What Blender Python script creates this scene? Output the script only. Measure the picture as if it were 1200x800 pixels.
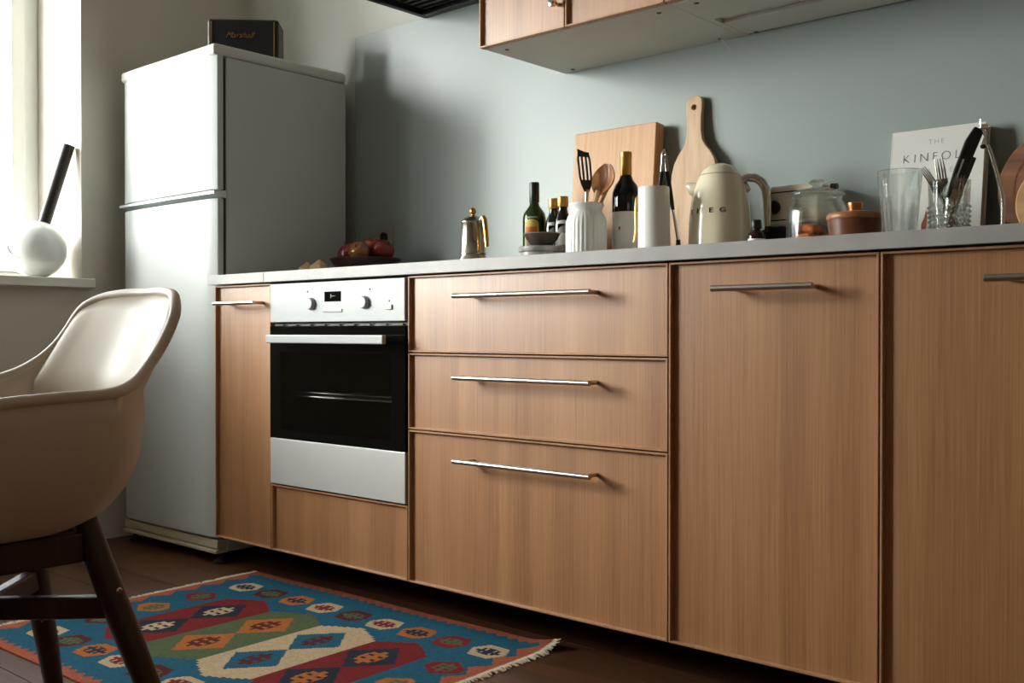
import bpy, bmesh, math, random
from mathutils import Vector, Matrix
random.seed(7)
PI = math.pi
scene = bpy.context.scene
for o in list(bpy.data.objects):
    bpy.data.objects.remove(o)
COL = scene.collection

# ------------------------------------------------------------------ camera
cam_d = bpy.data.cameras.new('camera')
cam_d.sensor_width = 36.0
cam_d.lens = 36.334
cam_d.clip_start = 0.05
cam = bpy.data.objects.new('camera', cam_d)
COL.objects.link(cam)
cam.location = (2.8888, -1.8411, 0.7538)
cam.rotation_euler = (math.radians(90 - 0.531), 0.0, math.radians(41.441))
scene.camera = cam

# ------------------------------------------------------------------ world: bright overcast daylight outside the window
world = bpy.data.worlds.new('overcast_sky')
scene.world = world
world.use_nodes = True
bg = world.node_tree.nodes['Background']
bg.inputs['Color'].default_value = (0.97, 0.99, 1.0, 1)
bg.inputs['Strength'].default_value = 14.0

# two window openings in the left wall (metres)
XL = -0.707                 # inner face of the left wall
WINS = [(-1.06, -0.09), (-2.42, -1.13)]   # (y0, y1) of each opening
WZ0, WZ1 = 0.925, 2.40
XR_, YF_, ZC_ = 4.6, -4.6, 2.80   # right wall, rear wall, ceiling

# low hazy sun, much softened, shining in through the window from the front left
sun_d = bpy.data.lights.new('hazy_sun', 'SUN')
sun_d.energy = 14.0
sun_d.color = (1.0, 0.97, 0.92)
sun_d.angle = math.radians(34)
sun = bpy.data.objects.new('hazy_sun', sun_d)
COL.objects.link(sun)
SAZ, SEL = math.radians(46), math.radians(13.5)
sdir = Vector((math.sin(SAZ) * math.cos(SEL), math.cos(SAZ) * math.cos(SEL), -math.sin(SEL)))
sun.rotation_euler = sdir.to_track_quat('-Z', 'Y').to_euler()
sun.location = (-4, -5, 3)

for wy0, wy1 in WINS:
    portal_d = bpy.data.lights.new('window_daylight_portal', 'AREA')
    portal_d.shape = 'RECTANGLE'
    portal_d.size = WZ1 - WZ0
    portal_d.size_y = wy1 - wy0
    portal_d.cycles.is_portal = True
    portal = bpy.data.objects.new('window_daylight_portal', portal_d)
    COL.objects.link(portal)
    portal.location = (XL - 0.41, (wy0 + wy1) / 2, (WZ0 + WZ1) / 2)
    portal.rotation_euler = (0, math.radians(-90), 0)

vs = scene.view_settings
vs.view_transform = 'Standard'
vs.look = 'None'
vs.gamma = 1.0
vs.use_curve_mapping = False
vs.exposure = 0.20
scene.cycles.max_bounces = 10
scene.cycles.diffuse_bounces = 4
scene.cycles.transparent_max_bounces = 16
scene.cycles.use_denoising = True

# ------------------------------------------------------------------ materials
def lin(r, g, b):
    f = lambda c: (c / 255 / 12.92) if c / 255 <= 0.04045 else ((c / 255 + 0.055) / 1.055) ** 2.4
    return (f(r), f(g), f(b), 1)

def setin(n, name, v):
    if name in n.inputs:
        n.inputs[name].default_value = v

def new_mat(name):
    m = bpy.data.materials.new(name)
    m.use_nodes = True
    return m, m.node_tree, m.node_tree.nodes['Principled BSDF']

def plain(name, col, rough=0.5, metal=0.0, coat=0.0, var=0.06, vscale=6.0, bump=0.0, bscale=60.0, spec=0.5, trans=0.0, ior=1.45, sss=0.0):
    """Principled with a slight procedural mottle"""
    m, nt, p = new_mat(name)
    setin(p, 'Roughness', rough); setin(p, 'Metallic', metal); setin(p, 'Coat Weight', coat)
    setin(p, 'Specular IOR Level', spec); setin(p, 'Transmission Weight', trans); setin(p, 'IOR', ior)
    if sss:
        setin(p, 'Subsurface Weight', sss); setin(p, 'Subsurface Radius', (.02, .02, .02))
    tc = nt.nodes.new('ShaderNodeTexCoord')
    n = nt.nodes.new('ShaderNodeTexNoise'); n.inputs['Scale'].default_value = vscale; n.inputs['Detail'].default_value = 4
    nt.links.new(tc.outputs['Object'], n.inputs['Vector'])
    r = nt.nodes.new('ShaderNodeValToRGB')
    r.color_ramp.elements[0].position = 0.3; r.color_ramp.elements[1].position = 0.7
    r.color_ramp.elements[0].color = tuple(c * (1 - var) for c in col[:3]) + (1,)
    r.color_ramp.elements[1].color = tuple(min(1, c * (1 + var)) for c in col[:3]) + (1,)
    nt.links.new(n.outputs['Fac'], r.inputs['Fac'])
    nt.links.new(r.outputs['Color'], p.inputs['Base Color'])
    if bump:
        n2 = nt.nodes.new('ShaderNodeTexNoise'); n2.inputs['Scale'].default_value = bscale; n2.inputs['Detail'].default_value = 3
        nt.links.new(tc.outputs['Object'], n2.inputs['Vector'])
        b = nt.nodes.new('ShaderNodeBump'); b.inputs['Strength'].default_value = bump; b.inputs['Distance'].default_value = 0.002
        nt.links.new(n2.outputs['Fac'], b.inputs['Height'])
        nt.links.new(b.outputs['Normal'], p.inputs['Normal'])
    return m

def wood(name, dark, mid, light, axis='z', fine=160.0, broad=7.0, stretch=0.02, rough=0.45, bump=0.12, coat=0.0, perobj=True, knots=0.0):
    m, nt, p = new_mat(name)
    L = nt.links.new
    tc = nt.nodes.new('ShaderNodeTexCoord')
    oi = nt.nodes.new('ShaderNodeObjectInfo')
    mp = nt.nodes.new('ShaderNodeMapping')
    s = [1, 1, 1]; s['xyz'.index(axis)] = stretch
    mp.inputs['Scale'].default_value = s
    if perobj:
        mul = nt.nodes.new('ShaderNodeVectorMath'); mul.operation = 'SCALE'; mul.inputs[0].default_value = (13.1, 7.7, 3.3)
        L(oi.outputs['Random'], mul.inputs['Scale'])
        add = nt.nodes.new('ShaderNodeVectorMath'); add.operation = 'ADD'
        L(tc.outputs['Object'], add.inputs[0]); L(mul.outputs[0], add.inputs[1])
        L(add.outputs[0], mp.inputs['Vector'])
    else:
        L(tc.outputs['Object'], mp.inputs['Vector'])
    a = nt.nodes.new('ShaderNodeTexNoise'); a.inputs['Scale'].default_value = fine; a.inputs['Detail'].default_value = 5; a.inputs['Roughness'].default_value = 0.6
    b = nt.nodes.new('ShaderNodeTexNoise'); b.inputs['Scale'].default_value = broad; b.inputs['Detail'].default_value = 3; b.inputs['Distortion'].default_value = 0.6
    L(mp.outputs[0], a.inputs['Vector']); L(mp.outputs[0], b.inputs['Vector'])
    mix = nt.nodes.new('ShaderNodeMath'); mix.operation = 'MULTIPLY_ADD'; mix.inputs[1].default_value = 0.45
    sc = nt.nodes.new('ShaderNodeMath'); sc.operation = 'MULTIPLY'; sc.inputs[1].default_value = 0.55
    L(b.outputs['Fac'], sc.inputs[0]); L(a.outputs['Fac'], mix.inputs[0]); L(sc.outputs[0], mix.inputs[2])
    r = nt.nodes.new('ShaderNodeValToRGB')
    e = r.color_ramp.elements
    e[0].position = 0.30; e[0].color = dark
    e[1].position = 0.70; e[1].color = light
    k = e.new(0.50); k.color = mid
    L(mix.outputs[0], r.inputs['Fac']); L(r.outputs['Color'], p.inputs['Base Color'])
    setin(p, 'Roughness', rough); setin(p, 'Coat Weight', coat); setin(p, 'Coat Roughness', 0.38)
    bp = nt.nodes.new('ShaderNodeBump'); bp.inputs['Strength'].default_value = bump; bp.inputs['Distance'].default_value = 0.001
    L(a.outputs['Fac'], bp.inputs['Height']); L(bp.outputs['Normal'], p.inputs['Normal'])
    return m

def clear_glass(name, tint=(1, 1, 1, 1), mixt=0.45):
    """solid glass; part of the light passes straight so that it does not throw a black shadow"""
    m = bpy.data.materials.new(name); m.use_nodes = True
    nt = m.node_tree; nt.nodes.clear()
    out = nt.nodes.new('ShaderNodeOutputMaterial')
    g = nt.nodes.new('ShaderNodeBsdfGlass'); g.inputs['Color'].default_value = tint; g.inputs['IOR'].default_value = 1.46; g.inputs['Roughness'].default_value = 0.01
    t = nt.nodes.new('ShaderNodeBsdfTransparent'); t.inputs['Color'].default_value = tint
    mx = nt.nodes.new('ShaderNodeMixShader'); mx.inputs[0].default_value = mixt
    nt.links.new(g.outputs[0], mx.inputs[1]); nt.links.new(t.outputs[0], mx.inputs[2]); nt.links.new(mx.outputs[0], out.inputs[0])
    return m

def thin_pane(name, tint, gloss=0.06, rough=0.02):
    m = bpy.data.materials.new(name); m.use_nodes = True
    nt = m.node_tree; nt.nodes.clear()
    out = nt.nodes.new('ShaderNodeOutputMaterial')
    g = nt.nodes.new('ShaderNodeBsdfGlossy'); g.inputs['Roughness'].default_value = rough
    t = nt.nodes.new('ShaderNodeBsdfTransparent'); t.inputs['Color'].default_value = tint
    mx = nt.nodes.new('ShaderNodeMixShader')
    mx.inputs[0].default_value = gloss
    nt.links.new(t.outputs[0], mx.inputs[1]); nt.links.new(g.outputs[0], mx.inputs[2]); nt.links.new(mx.outputs[0], out.inputs[0])
    return m

M = {}
M['oak'] = wood('oak_veneer', lin(132, 84, 48), lin(168, 117, 74), lin(188, 140, 96), fine=300, broad=11, stretch=0.014, rough=0.42, bump=0.10, coat=0.8)
M['oak_edge'] = wood('oak_edge', lin(150, 106, 72), lin(176, 130, 92), lin(192, 150, 112), fine=120, broad=9, stretch=0.05, rough=0.4, bump=0.05)
M['carcass'] = plain('white_melamine', lin(206, 202, 192), 0.45, var=0.03)
M['plastic_black'] = plain('black_plastic', lin(22, 21, 21), 0.4)
M['steel'] = plain('brushed_steel_handle', lin(178, 172, 164), 0.28, metal=1.0, var=0.05)
M['stainless'] = plain('stainless_sheet', lin(214, 214, 212), 0.42, metal=0.55, var=0.02)
M['oven_white'] = plain('silver_white_panel', lin(172, 174, 174), 0.40, metal=0.1, var=0.01)
M['black_glass'] = plain('black_glass', lin(9, 9, 9), 0.06, spec=0.35, var=0.0)
M['oven_dark'] = plain('oven_enamel', lin(16, 16, 16), 0.4)
M['oven_glass'] = thin_pane('tinted_oven_glass', (0.45, 0.45, 0.44, 1))
M['hood_grey'] = plain('dark_louvre', lin(90, 88, 84), 0.4, metal=0.6)
M['chrome'] = plain('chrome', lin(210, 208, 204), 0.12, metal=1.0, var=0.02)
M['enamel'] = plain('white_enamel', lin(192, 195, 194), 0.32, spec=0.35, var=0.015, vscale=2)
M['enamel_cap'] = plain('white_fridge_cap', lin(200, 198, 192), 0.4, var=0.02)
M['enamel_aged'] = plain('ivory_plinth', lin(196, 186, 160), 0.45, var=0.05)
M['gasket'] = plain('grey_gasket', lin(58, 50, 42), 0.8)
M['plaster'] = plain('plaster_left', lin(208, 202, 190), 0.85, var=0.025, vscale=2, bump=0.08, bscale=90)
M['plaster_back'] = plain('plaster_back', lin(198, 198, 190), 0.85, var=0.025, vscale=2, bump=0.08, bscale=90)
M['plaster_room'] = plain('plaster_room', lin(192, 166, 136), 0.9, var=0.03, vscale=2)
M['ceiling'] = plain('ceiling_paint', lin(190, 186, 178), 0.9, var=0.02, vscale=2)
M['frame_white'] = plain('white_window_paint', lin(226, 226, 222), 0.35, var=0.02)
M['sill'] = plain('sill_paint', lin(218, 214, 204), 0.4, var=0.02)
M['pane'] = thin_pane('window_glass', (0.96, 0.985, 0.98, 1))
M['panel'] = plain('grey_green_panel', lin(146, 156, 152), 0.34, spec=0.40, var=0.03, vscale=1.6, bump=0.03, bscale=14)
M['worktop'] = plain('grey_concrete_laminate', lin(168, 165, 162), 0.42, var=0.10, vscale=14, bump=0.05, bscale=80)
M['floor'] = wood('dark_floor_board', lin(52, 30, 18), lin(84, 52, 33), lin(110, 72, 48), axis='x', fine=90, broad=6, stretch=0.05, rough=0.42, bump=0.15)
M['floor_base'] = plain('dark_joint', lin(18, 11, 7), 0.9)
M['shell'] = plain('ivory_plastic_shell', lin(206, 193, 176), 0.42, var=0.015)
M['walnut'] = wood('dark_walnut', lin(34, 18, 11), lin(52, 29, 18), lin(70, 42, 27), fine=70, broad=9, stretch=0.06, rough=0.4, bump=0.1)

# ------------------------------------------------------------------ mesh helpers
class MB:
    def __init__(s):
        s.v = []; s.f = []
    def add(s, vs_, fs):
        k = len(s.v); s.v += [tuple(v) for v in vs_]; s.f += [tuple(i + k for i in f) for f in fs]; return s
    def box(s, x0, x1, y0, y1, z0, z1, M4=None):
        vs_ = [(x, y, z) for z in (z0, z1) for y in (y0, y1) for x in (x0, x1)]
        if M4: vs_ = [M4 @ Vector(v) for v in vs_]
        return s.add(vs_, [(0, 2, 3, 1), (4, 5, 7, 6), (0, 1, 5, 4), (2, 6, 7, 3), (0, 4, 6, 2), (1, 3, 7, 5)])
    def lathe(s, prof, n=32, c=(0, 0, 0), rfun=None):
        """prof = [(r,z)], closed at axis when r==0"""
        rings = []; k0 = len(s.v); fs = []; vs_ = []
        for r, z in prof:
            if r <= 1e-7:
                rings.append([len(vs_)]); vs_.append((c[0], c[1], c[2] + z))
            else:
                ring = []
                for i in range(n):
                    a = 2 * PI * i / n
                    rr = rfun(r, a, z) if rfun else r
                    ring.append(len(vs_)); vs_.append((c[0] + rr * math.cos(a), c[1] + rr * math.sin(a), c[2] + z))
                rings.append(ring)
        for A, B in zip(rings, rings[1:]):
            for i in range(n):
                j = (i + 1) % n
                if len(A) == 1 and len(B) == 1: continue
                if len(A) == 1: fs.append((A[0], B[j], B[i]))
                elif len(B) == 1: fs.append((A[i], A[j], B[0]))
                else: fs.append((A[i], A[j], B[j], B[i]))
        return s.add(vs_, fs)
    def tube(s, pts, rad, n=12, cap=True, flat=1.0, up=None):
        pts = [Vector(p) for p in pts]
        if not isinstance(rad, (list, tuple)): rad = [rad] * len(pts)
        vs_ = []; fs = []; prev = None
        for i, p in enumerate(pts):
            t = (pts[min(i + 1, len(pts) - 1)] - pts[max(i - 1, 0)]).normalized()
            if prev is None:
                u = Vector(up) if up else (Vector((0, 0, 1)) if abs(t.z) < 0.9 else Vector((1, 0, 0)))
                u = (u - t * u.dot(t)).normalized()
            else:
                u = (prev - t * prev.dot(t)).normalized()
            prev = u; w = t.cross(u)
            for k in range(n):
                a = 2 * PI * k / n
                vs_.append(p + u * rad[i] * math.cos(a) + w * rad[i] * flat * math.sin(a))
        for i in range(len(pts) - 1):
            for k in range(n):
                j = (k + 1) % n
                fs.append((i * n + k, i * n + j, (i + 1) * n + j, (i + 1) * n + k))
        if cap:
            fs.append(tuple(range(n - 1, -1, -1))); q = (len(pts) - 1) * n; fs.append(tuple(q + k for k in range(n)))
        return s.add(vs_, fs)
    def prism(s, poly, y0, y1):
        """poly in (x,z), extruded along y"""
        n = len(poly)
        vs_ = [(x, y0, z) for x, z in poly] + [(x, y1, z) for x, z in poly]
        fs = [tuple(range(n)), tuple(range(2 * n - 1, n - 1, -1))]
        for i in range(n):
            j = (i + 1) % n
            fs.append((i, i + n, j + n, j))
        return s.add(vs_, fs)
    def xf(s, M4):
        s.v = [tuple(M4 @ Vector(v)) for v in s.v]; return s
    def build(s, name, mat, parent=None, smooth=False, bevel=0.0, seg=2, loc=None, sub=0, solid=0.0, angle=35):
        me = bpy.data.meshes.new(name)
        me.from_pydata(s.v, [], s.f)
        bm = bmesh.new(); bm.from_mesh(me); bmesh.ops.recalc_face_normals(bm, faces=bm.faces)
        bm.to_mesh(me); bm.free()
        me.materials.append(mat)
        if smooth:
            me.polygons.foreach_set('use_smooth', [True] * len(me.polygons))
            try: me.set_sharp_from_angle(angle=math.radians(angle))
            except Exception: pass
        o = bpy.data.objects.new(name, me); COL.objects.link(o)
        if parent: o.parent = parent
        if loc: o.location = loc
        if solid:
            md = o.modifiers.new('solid', 'SOLIDIFY'); md.thickness = solid; md.offset = 0
        if bevel:
            md = o.modifiers.new('bevel', 'BEVEL'); md.width = bevel; md.segments = seg; md.limit_method = 'ANGLE'; md.angle_limit = math.radians(40)
        if sub:
            md = o.modifiers.new('sub', 'SUBSURF'); md.levels = sub; md.render_levels = sub
        return o

def thing(name, label, cat, loc=(0, 0, 0), rz=0.0, group=None):
    o = bpy.data.objects.new(name, None); COL.objects.link(o)
    o.empty_display_size = 0.05
    o.location = loc; o.rotation_euler = (0, 0, rz)
    o['label'] = label; o['category'] = cat
    if group: o['group'] = group
    return o
def tag(o, label, cat, group=None, kind=None):
    o['label'] = label; o['category'] = cat
    if group: o['group'] = group
    if kind: o['kind'] = kind
    return o
def struct(o, label=None):
    o['kind'] = 'structure'
    if label: o['label'] = label
    return o

def text_mesh(body, size, extrude=0.0, shear=0.0, spacing=1.0, offset=0.0):
    """verts/faces of lettering centred on x, base line z=0 in the x-z plane, facing -y"""
    cu = bpy.data.curves.new('lettering', 'FONT')
    cu.body = body; cu.size = size; cu.extrude = extrude; cu.shear = shear; cu.space_character = spacing; cu.offset = offset
    cu.align_x = 'CENTER'; cu.resolution_u = 4
    o = bpy.data.objects.new('lettering', cu); COL.objects.link(o)
    dg = bpy.context.evaluated_depsgraph_get(); dg.update()
    me = bpy.data.meshes.new_from_object(o.evaluated_get(dg))
    vs_ = [(v.co.x, -v.co.z, v.co.y) for v in me.vertices]
    fs = [tuple(p.vertices) for p in me.polygons]
    bpy.data.objects.remove(o); bpy.data.curves.remove(cu); bpy.data.meshes.remove(me)
    return vs_, fs

# ================================================================== STRUCTURE
YB = 0.62      # back wall plane
# floor: base slab + planks
fl = struct(MB().box(XL - 0.4, XR_, YF_, YB, -0.10, -0.012).build('floor', M['floor_base']), 'dark brown wooden plank floor')
PW = 0.165; PLN = 1.9
plank_me = None
ny = int((YB - YF_) / PW) + 1
for j in range(ny):
    y1 = YB - j * PW; y0 = max(YF_, y1 - PW)
    if y1 - y0 < 0.05: continue
    off = (j * 0.73) % PLN
    x = XL - off
    while x < XR_:
        a, b = max(x, XL), min(x + PLN, XR_)
        if b - a > 0.06:
            m_ = MB(); hx, hy = (b - a) / 2 - 0.0008, (y1 - y0) / 2 - 0.0011
            m_.box(-hx, hx, -hy, hy, -0.012, 0)
            p_ = m_.build('plank', M['floor'], fl, loc=((a + b) / 2, (y0 + y1) / 2, 0))
        x += PLN
# walls
struct(MB().box(XL - 0.4, XR_ + 0.15, YB, YB + 0.15, -0.1, ZC_).build('wall_back', M['plaster_back']), 'pale grey plastered back wall above the fridge')
wl = MB()
ys = [YB] + [v for w_ in WINS for v in (w_[1], w_[0])] + [YF_]
for i in range(0, len(ys), 2):
    wl.box(XL - 0.4, XL, ys[i + 1], ys[i], -0.1, ZC_)
for wy0, wy1 in WINS:
    wl.box(XL - 0.4, XL, wy0, wy1, -0.1, WZ0 - 0.015)
    wl.box(XL - 0.4, XL, wy0, wy1, WZ1, ZC_)
struct(wl.build('wall_left', M['plaster']), 'off-white plastered wall with the window')
struct(MB().box(XR_, XR_ + 0.15, YF_, YB, -0.1, ZC_).build('wall_right', M['plaster_room']))
struct(MB().box(XL - 0.4, XR_ + 0.15, YF_ - 0.15, YF_, -0.1, ZC_).build('wall_rear', M['plaster_room']))
struct(MB().box(XL - 0.4, XR_ + 0.15, YF_ - 0.15, YB + 0.15, ZC_, ZC_ + 0.15).build('ceiling', M['ceiling']))
# windows
for wi, (WY0, WY1) in enumerate(WINS):
    win = bpy.data.objects.new('window_%d' % (wi + 1), None); COL.objects.link(win); win.location = (XL - 0.36, (WY0 + WY1) / 2, WZ0)
    struct(win, 'tall white-framed window in the left wall')
    hw = (WY1 - WY0) / 2; hh = WZ1 - WZ0
    fr = MB()
    fr.box(-0.03, 0.02, -hw, -hw + 0.055, 0, hh); fr.box(-0.03, 0.02, hw - 0.055, hw, 0, hh)
    fr.box(-0.03, 0.02, -hw + 0.055, hw - 0.055, 0, 0.05); fr.box(-0.03, 0.02, -hw + 0.055, hw - 0.055, hh - 0.055, hh)
    if hw > 0.45: fr.box(-0.03, 0.02, -0.03, 0.03, 0.05, hh - 0.055)
    fr.build('window_frame', M['frame_white'], win, bevel=0.004)
    for s in ((-1, 1) if hw > 0.45 else (0,)):
        a, b = sorted((s * 0.031, s * (hw - 0.056))) if s else (-hw + 0.056, hw - 0.056)
        sash = MB()
        sash.box(-0.02, 0.035, a, a + 0.05, 0.051, hh - 0.056); sash.box(-0.02, 0.035, b - 0.05, b, 0.051, hh - 0.056)
        sash.box(-0.02, 0.035, a + 0.05, b - 0.05, 0.051, 0.105); sash.box(-0.02, 0.035, a + 0.05, b - 0.05, hh - 0.106, hh - 0.056)
        so = sash.build('sash', M['frame_white'], win, bevel=0.004)
        MB().box(0.0, 0.004, a + 0.048, b - 0.048, 0.103, hh - 0.104).build('pane', M['pane'], so)
    struct(MB().box(XL - 0.345, -0.66, WY0 - 0.03, WY1 + 0.028, 0.910, 0.943).build('trim_%d' % (wi + 1), M['sill'], bevel=0.003), 'off-white window sill board')
struct(MB().box(XL, XL + 0.014, -3.6, -0.05, 0, 0.07).build('baseboard_left', M['frame_white'], bevel=0.003))

# grey-green backsplash panel
bs = MB().box(-0.0394, 3.3, 0.610, 0.6195, 0.9335, 1.8235).build('backsplash_panel', M['panel'], bevel=0.001)
tag(bs, 'smooth grey-green wall panel behind the worktop', 'backsplash')

# ================================================================== BASE CABINETS
ZB, ZT = 0.10, 0.90
G = 0.0015
def rimmed_front(name, parent, x0, x1, z0, z1, y=0.0, rim=0.0045, deep=0.011, thick=0.020):
    """veneered front: recessed panel (the front itself) and a thin proud edge all round (sub-part)"""
    x0 += G; x1 -= G; z0 += G; z1 -= G
    d = MB().box(x0 + rim * .5, x1 - rim * .5, y + deep, y + thick, z0 + rim * .5, z1 - rim * .5).build(name, M['oak'], parent)
    for q_ in ((x0, x0 + rim, z0, z1), (x1 - rim, x1, z0, z1), (x0 + rim, x1 - rim, z0, z0 + rim), (x0 + rim, x1 - rim, z1 - rim, z1)):
        MB().box(q_[0], q_[1], y, y + thick + .0005, q_[2], q_[3]).build('edge_trim', M['oak_edge'], d, bevel=0.0007, seg=1)
    return d
def bar_handle(parent, xa, xb, z, y=0.0):
    h = MB()
    h.tube([(xa, y - 0.034, z), (xb, y - 0.034, z)], 0.0062, 16)
    for xx in (xa + 0.028, xb - 0.014):
        h.tube([(xx, y - 0.034, z), (xx, y + 0.0112, z)], 0.005, 12)
    return h.build('handle', M['steel'], parent, smooth=True)
def carcass(root, x0, x1, open_front=None, z0=ZB, z1=ZT - 0.002, y0=0.0225, y1=0.60, foot=True):
    t = 0.018; b = MB()
    b.box(x0, x0 + t, y0, y1, z0, z1); b.box(x1 - t, x1, y0, y1, z0, z1)
    b.box(x0 + t, x1 - t, y0, y1, z0, z0 + t); b.box(x0 + t, x1 - t, y0, y1, z1 - t, z1); b.box(x0 + t, x1 - t, y1 - 0.01, y1, z0 + t, z1 - t)
    b.build('body', M['carcass'], root)
    if foot:
        for xx in (x0 + 0.05, x1 - 0.05):
            for yy in (0.30, 0.55):
                MB().lathe([(0, 0), (0.03, 0), (0.03, 0.008), (0.017, 0.014), (0.015, 0.08), (0.028, 0.084), (0.028, 0.0998), (0, 0.0998)], 16, (xx, yy, 0)).build('leg', M['plastic_black'], root, smooth=True)

c = thing('base_cabinet', 'narrow oak base cabinet with one tall door beside the fridge', 'cabinet', group='base cabinets')
carcass(c, 0.0005, 0.2995); d = rimmed_front('door', c, 0, 0.30, ZB, ZT); bar_handle(d, 0.048, 0.262, 0.842)
c = thing('oven_cabinet', 'oak oven housing with a plain drawer front under the oven', 'cabinet', group='base cabinets')
carcass(c, 0.3005, 0.8995); rimmed_front('drawer', c, 0.30, 0.90, ZB, 0.300)
MB().box(0.32, 0.88, 0.0225, 0.58, 0.285, 0.300).build('shelf', M['carcass'], c)
c = thing('drawer_cabinet', 'wide oak base cabinet with three drawers right of the oven', 'cabinet', group='base cabinets')
carcass(c, 0.9005, 1.6995)
for z0, z1, hz in ((0.70, 0.90, 0.842), (0.50, 0.70, 0.641), (0.10, 0.50, 0.4355)):
    d = rimmed_front('drawer', c, 0.90, 1.70, z0, z1); bar_handle(d, 1.10, 1.52, hz)
c = thing('base_cabinet', 'oak cabinet with a full-height door right of the three drawers', 'cabinet', group='base cabinets')
carcass(c, 1.7005, 2.1495); d = rimmed_front('door', c, 1.70, 2.15, ZB, ZT); bar_handle(d, 1.823, 2.037, 0.840)
c = thing('base_cabinet', 'rightmost oak base cabinet, cut off by the picture edge', 'cabinet', group='base cabinets')
carcass(c, 2.1505, 2.7495); d = rimmed_front('door', c, 2.15, 2.75, ZB, ZT); bar_handle(d, 2.340, 2.554, 0.843)

# worktop in two lengths, with a visible joint near the fridge
w = MB().box(-0.022, 0.2805, -0.012, 0.608, 0.9025, 0.933).build('worktop', M['worktop'], bevel=0.0012)
tag(w, 'short end piece of grey worktop next to the fridge', 'worktop', 'grey worktop')
w = MB().box(0.2815, 2.78, -0.012, 0.608, 0.9025, 0.933).build('worktop', M['worktop'], bevel=0.0012)
tag(w, 'long grey stone-look worktop running over the oven and oak cabinets', 'worktop', 'grey worktop')

# ================================================================== OVEN
ov = thing('built_in_oven', 'built-in oven with silver panel and black glass door', 'oven', (0.6, 0, 0.301))
OX0, OX1 = -0.2945, 0.2955
b = MB(); zt = 0.5945
b.box(-0.27, -0.255, 0.03, 0.55, 0.012, 0.56); b.box(0.255, 0.27, 0.03, 0.55, 0.012, 0.56); b.box(-0.255, 0.255, 0.535, 0.55, 0.012, 0.56)
b.box(-0.255, 0.255, 0.03, 0.55, 0.0005, 0.012); b.box(-0.255, 0.255, 0.03, 0.55, 0.548, 0.56)
b.build('oven_body', M['oven_dark'], ov)
cp = MB().box(OX0, OX1, -0.006, 0.02, 0.481, zt).build('control_panel', M['oven_white'], ov, bevel=0.002)
ds = MB().box(-0.036, 0.036, -0.0068, -0.005, 0.538, 0.566).build('display', M['black_glass'], cp)
mk = MB().box(-0.008, -0.0065, -0.0072, -0.0066, 0.547, 0.559); mk.box(-0.0065, 0.010, -0.0072, -0.0066, 0.5525, 0.5535)
lit = plain('display_segment', lin(190, 190, 180), 0.5)
mk.build('display_mark', lit, cp)
for kx in (-0.095, 0.138):
    k = MB().lathe([(0, 0), (0.017, 0), (0.018, 0.003), (0.016, 0.010), (0.014, 0.012), (0, 0.012)], 28)
    k.xf(Matrix.Translation((kx, -0.006, 0.533)) @ Matrix.Rotation(PI / 2, 4, 'X'))
    k.build('knob', M['oven_white'], cp, smooth=True)
    k = MB().lathe([(0, 0), (0.003, 0), (0.003, 0.0008), (0, 0.0008)], 12)
    k.xf(Matrix.Translation((kx - 0.018 if kx < 0 else kx + 0.02, -0.006, 0.568)) @ Matrix.Rotation(PI / 2, 4, 'X'))
    k.build('indicator_light', M['plastic_black'], cp)
MB().box(-0.042, 0.042, -0.0085, -0.005, 0.508, 0.517).build('button_strip', M['oven_white'], cp, bevel=0.001)
MB().box(0.222, 0.248, -0.010, -0.005, 0.512, 0.525).build('button', M['oven_white'], cp, bevel=0.001)
k = MB().lathe([(0, 0), (0.0025, 0), (0.0025, 0.0008), (0, 0.0008)], 12); k.xf(Matrix.Translation((0.236, -0.006, 0.535)) @ Matrix.Rotation(PI / 2, 4, 'X')); k.build('indicator_light', M['plastic_black'], cp)
# narrow ventilation slot above the door
for i in range(9):
    MB().box(OX0 + 0.01 + i * 0.065, OX0 + 0.05 + i * 0.065, 0.004, 0.012, 0.4715, 0.4745).build('vent_louvre', M['hood_grey'], ov)
MB().box(OX0 + .002, OX1 - .002, 0.012, 0.03, 0.466, 0.481).build('vent_slot', M['plastic_black'], ov)
dr = MB()
dr.box(OX0, -0.245, -0.006, 0.024, 0.139, 0.469); dr.box(0.245, OX1, -0.006, 0.024, 0.139, 0.469)
dr.box(-0.245, 0.245, -0.006, 0.024, 0.139, 0.165); dr.box(-0.245, 0.245, -0.006, 0.024, 0.395, 0.469)
dr = dr.build('oven_door', M['black_glass'], ov)
MB().box(-0.2452, 0.2452, -0.0058, -0.0018, 0.1648, 0.3952).build('door_window', M['oven_glass'], dr)
MB().box(OX0, OX1, -0.006, 0.024, 0.003, 0.1375).build('lower_panel', M['stainless'], dr, bevel=0.001)
h = MB().box(-0.248, 0.264, -0.056, -0.042, 0.4205, 0.4445)
hd = h.build('oven_handle', M['oven_white'], dr, bevel=0.003)
for xa in (-0.20, 0.19):
    MB().box(xa, xa + 0.02, -0.043, -0.005, 0.425, 0.44).build('handle_mount', M['oven_white'], dr)
r = MB(); zr = 0.262
for yy in [0.06 + i * 0.03 for i in range(14)]:
    r.tube([(-0.235, yy, zr), (0.235, yy, zr)], 0.0018, 6)
for xx in (-0.235, 0, 0.235):
    r.tube([(xx, 0.05, zr - 0.003), (xx, 0.47, zr - 0.003)], 0.0025, 6)
r.tube([(-0.25, 0.045, zr), (0.25, 0.045, zr)], 0.0035, 8)
r.tube([(-0.25, 0.045, zr + 0.012), (0.25, 0.045, zr + 0.012)], 0.002, 8)
r.build('oven_rack', M['chrome'], ov, smooth=True)

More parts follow.
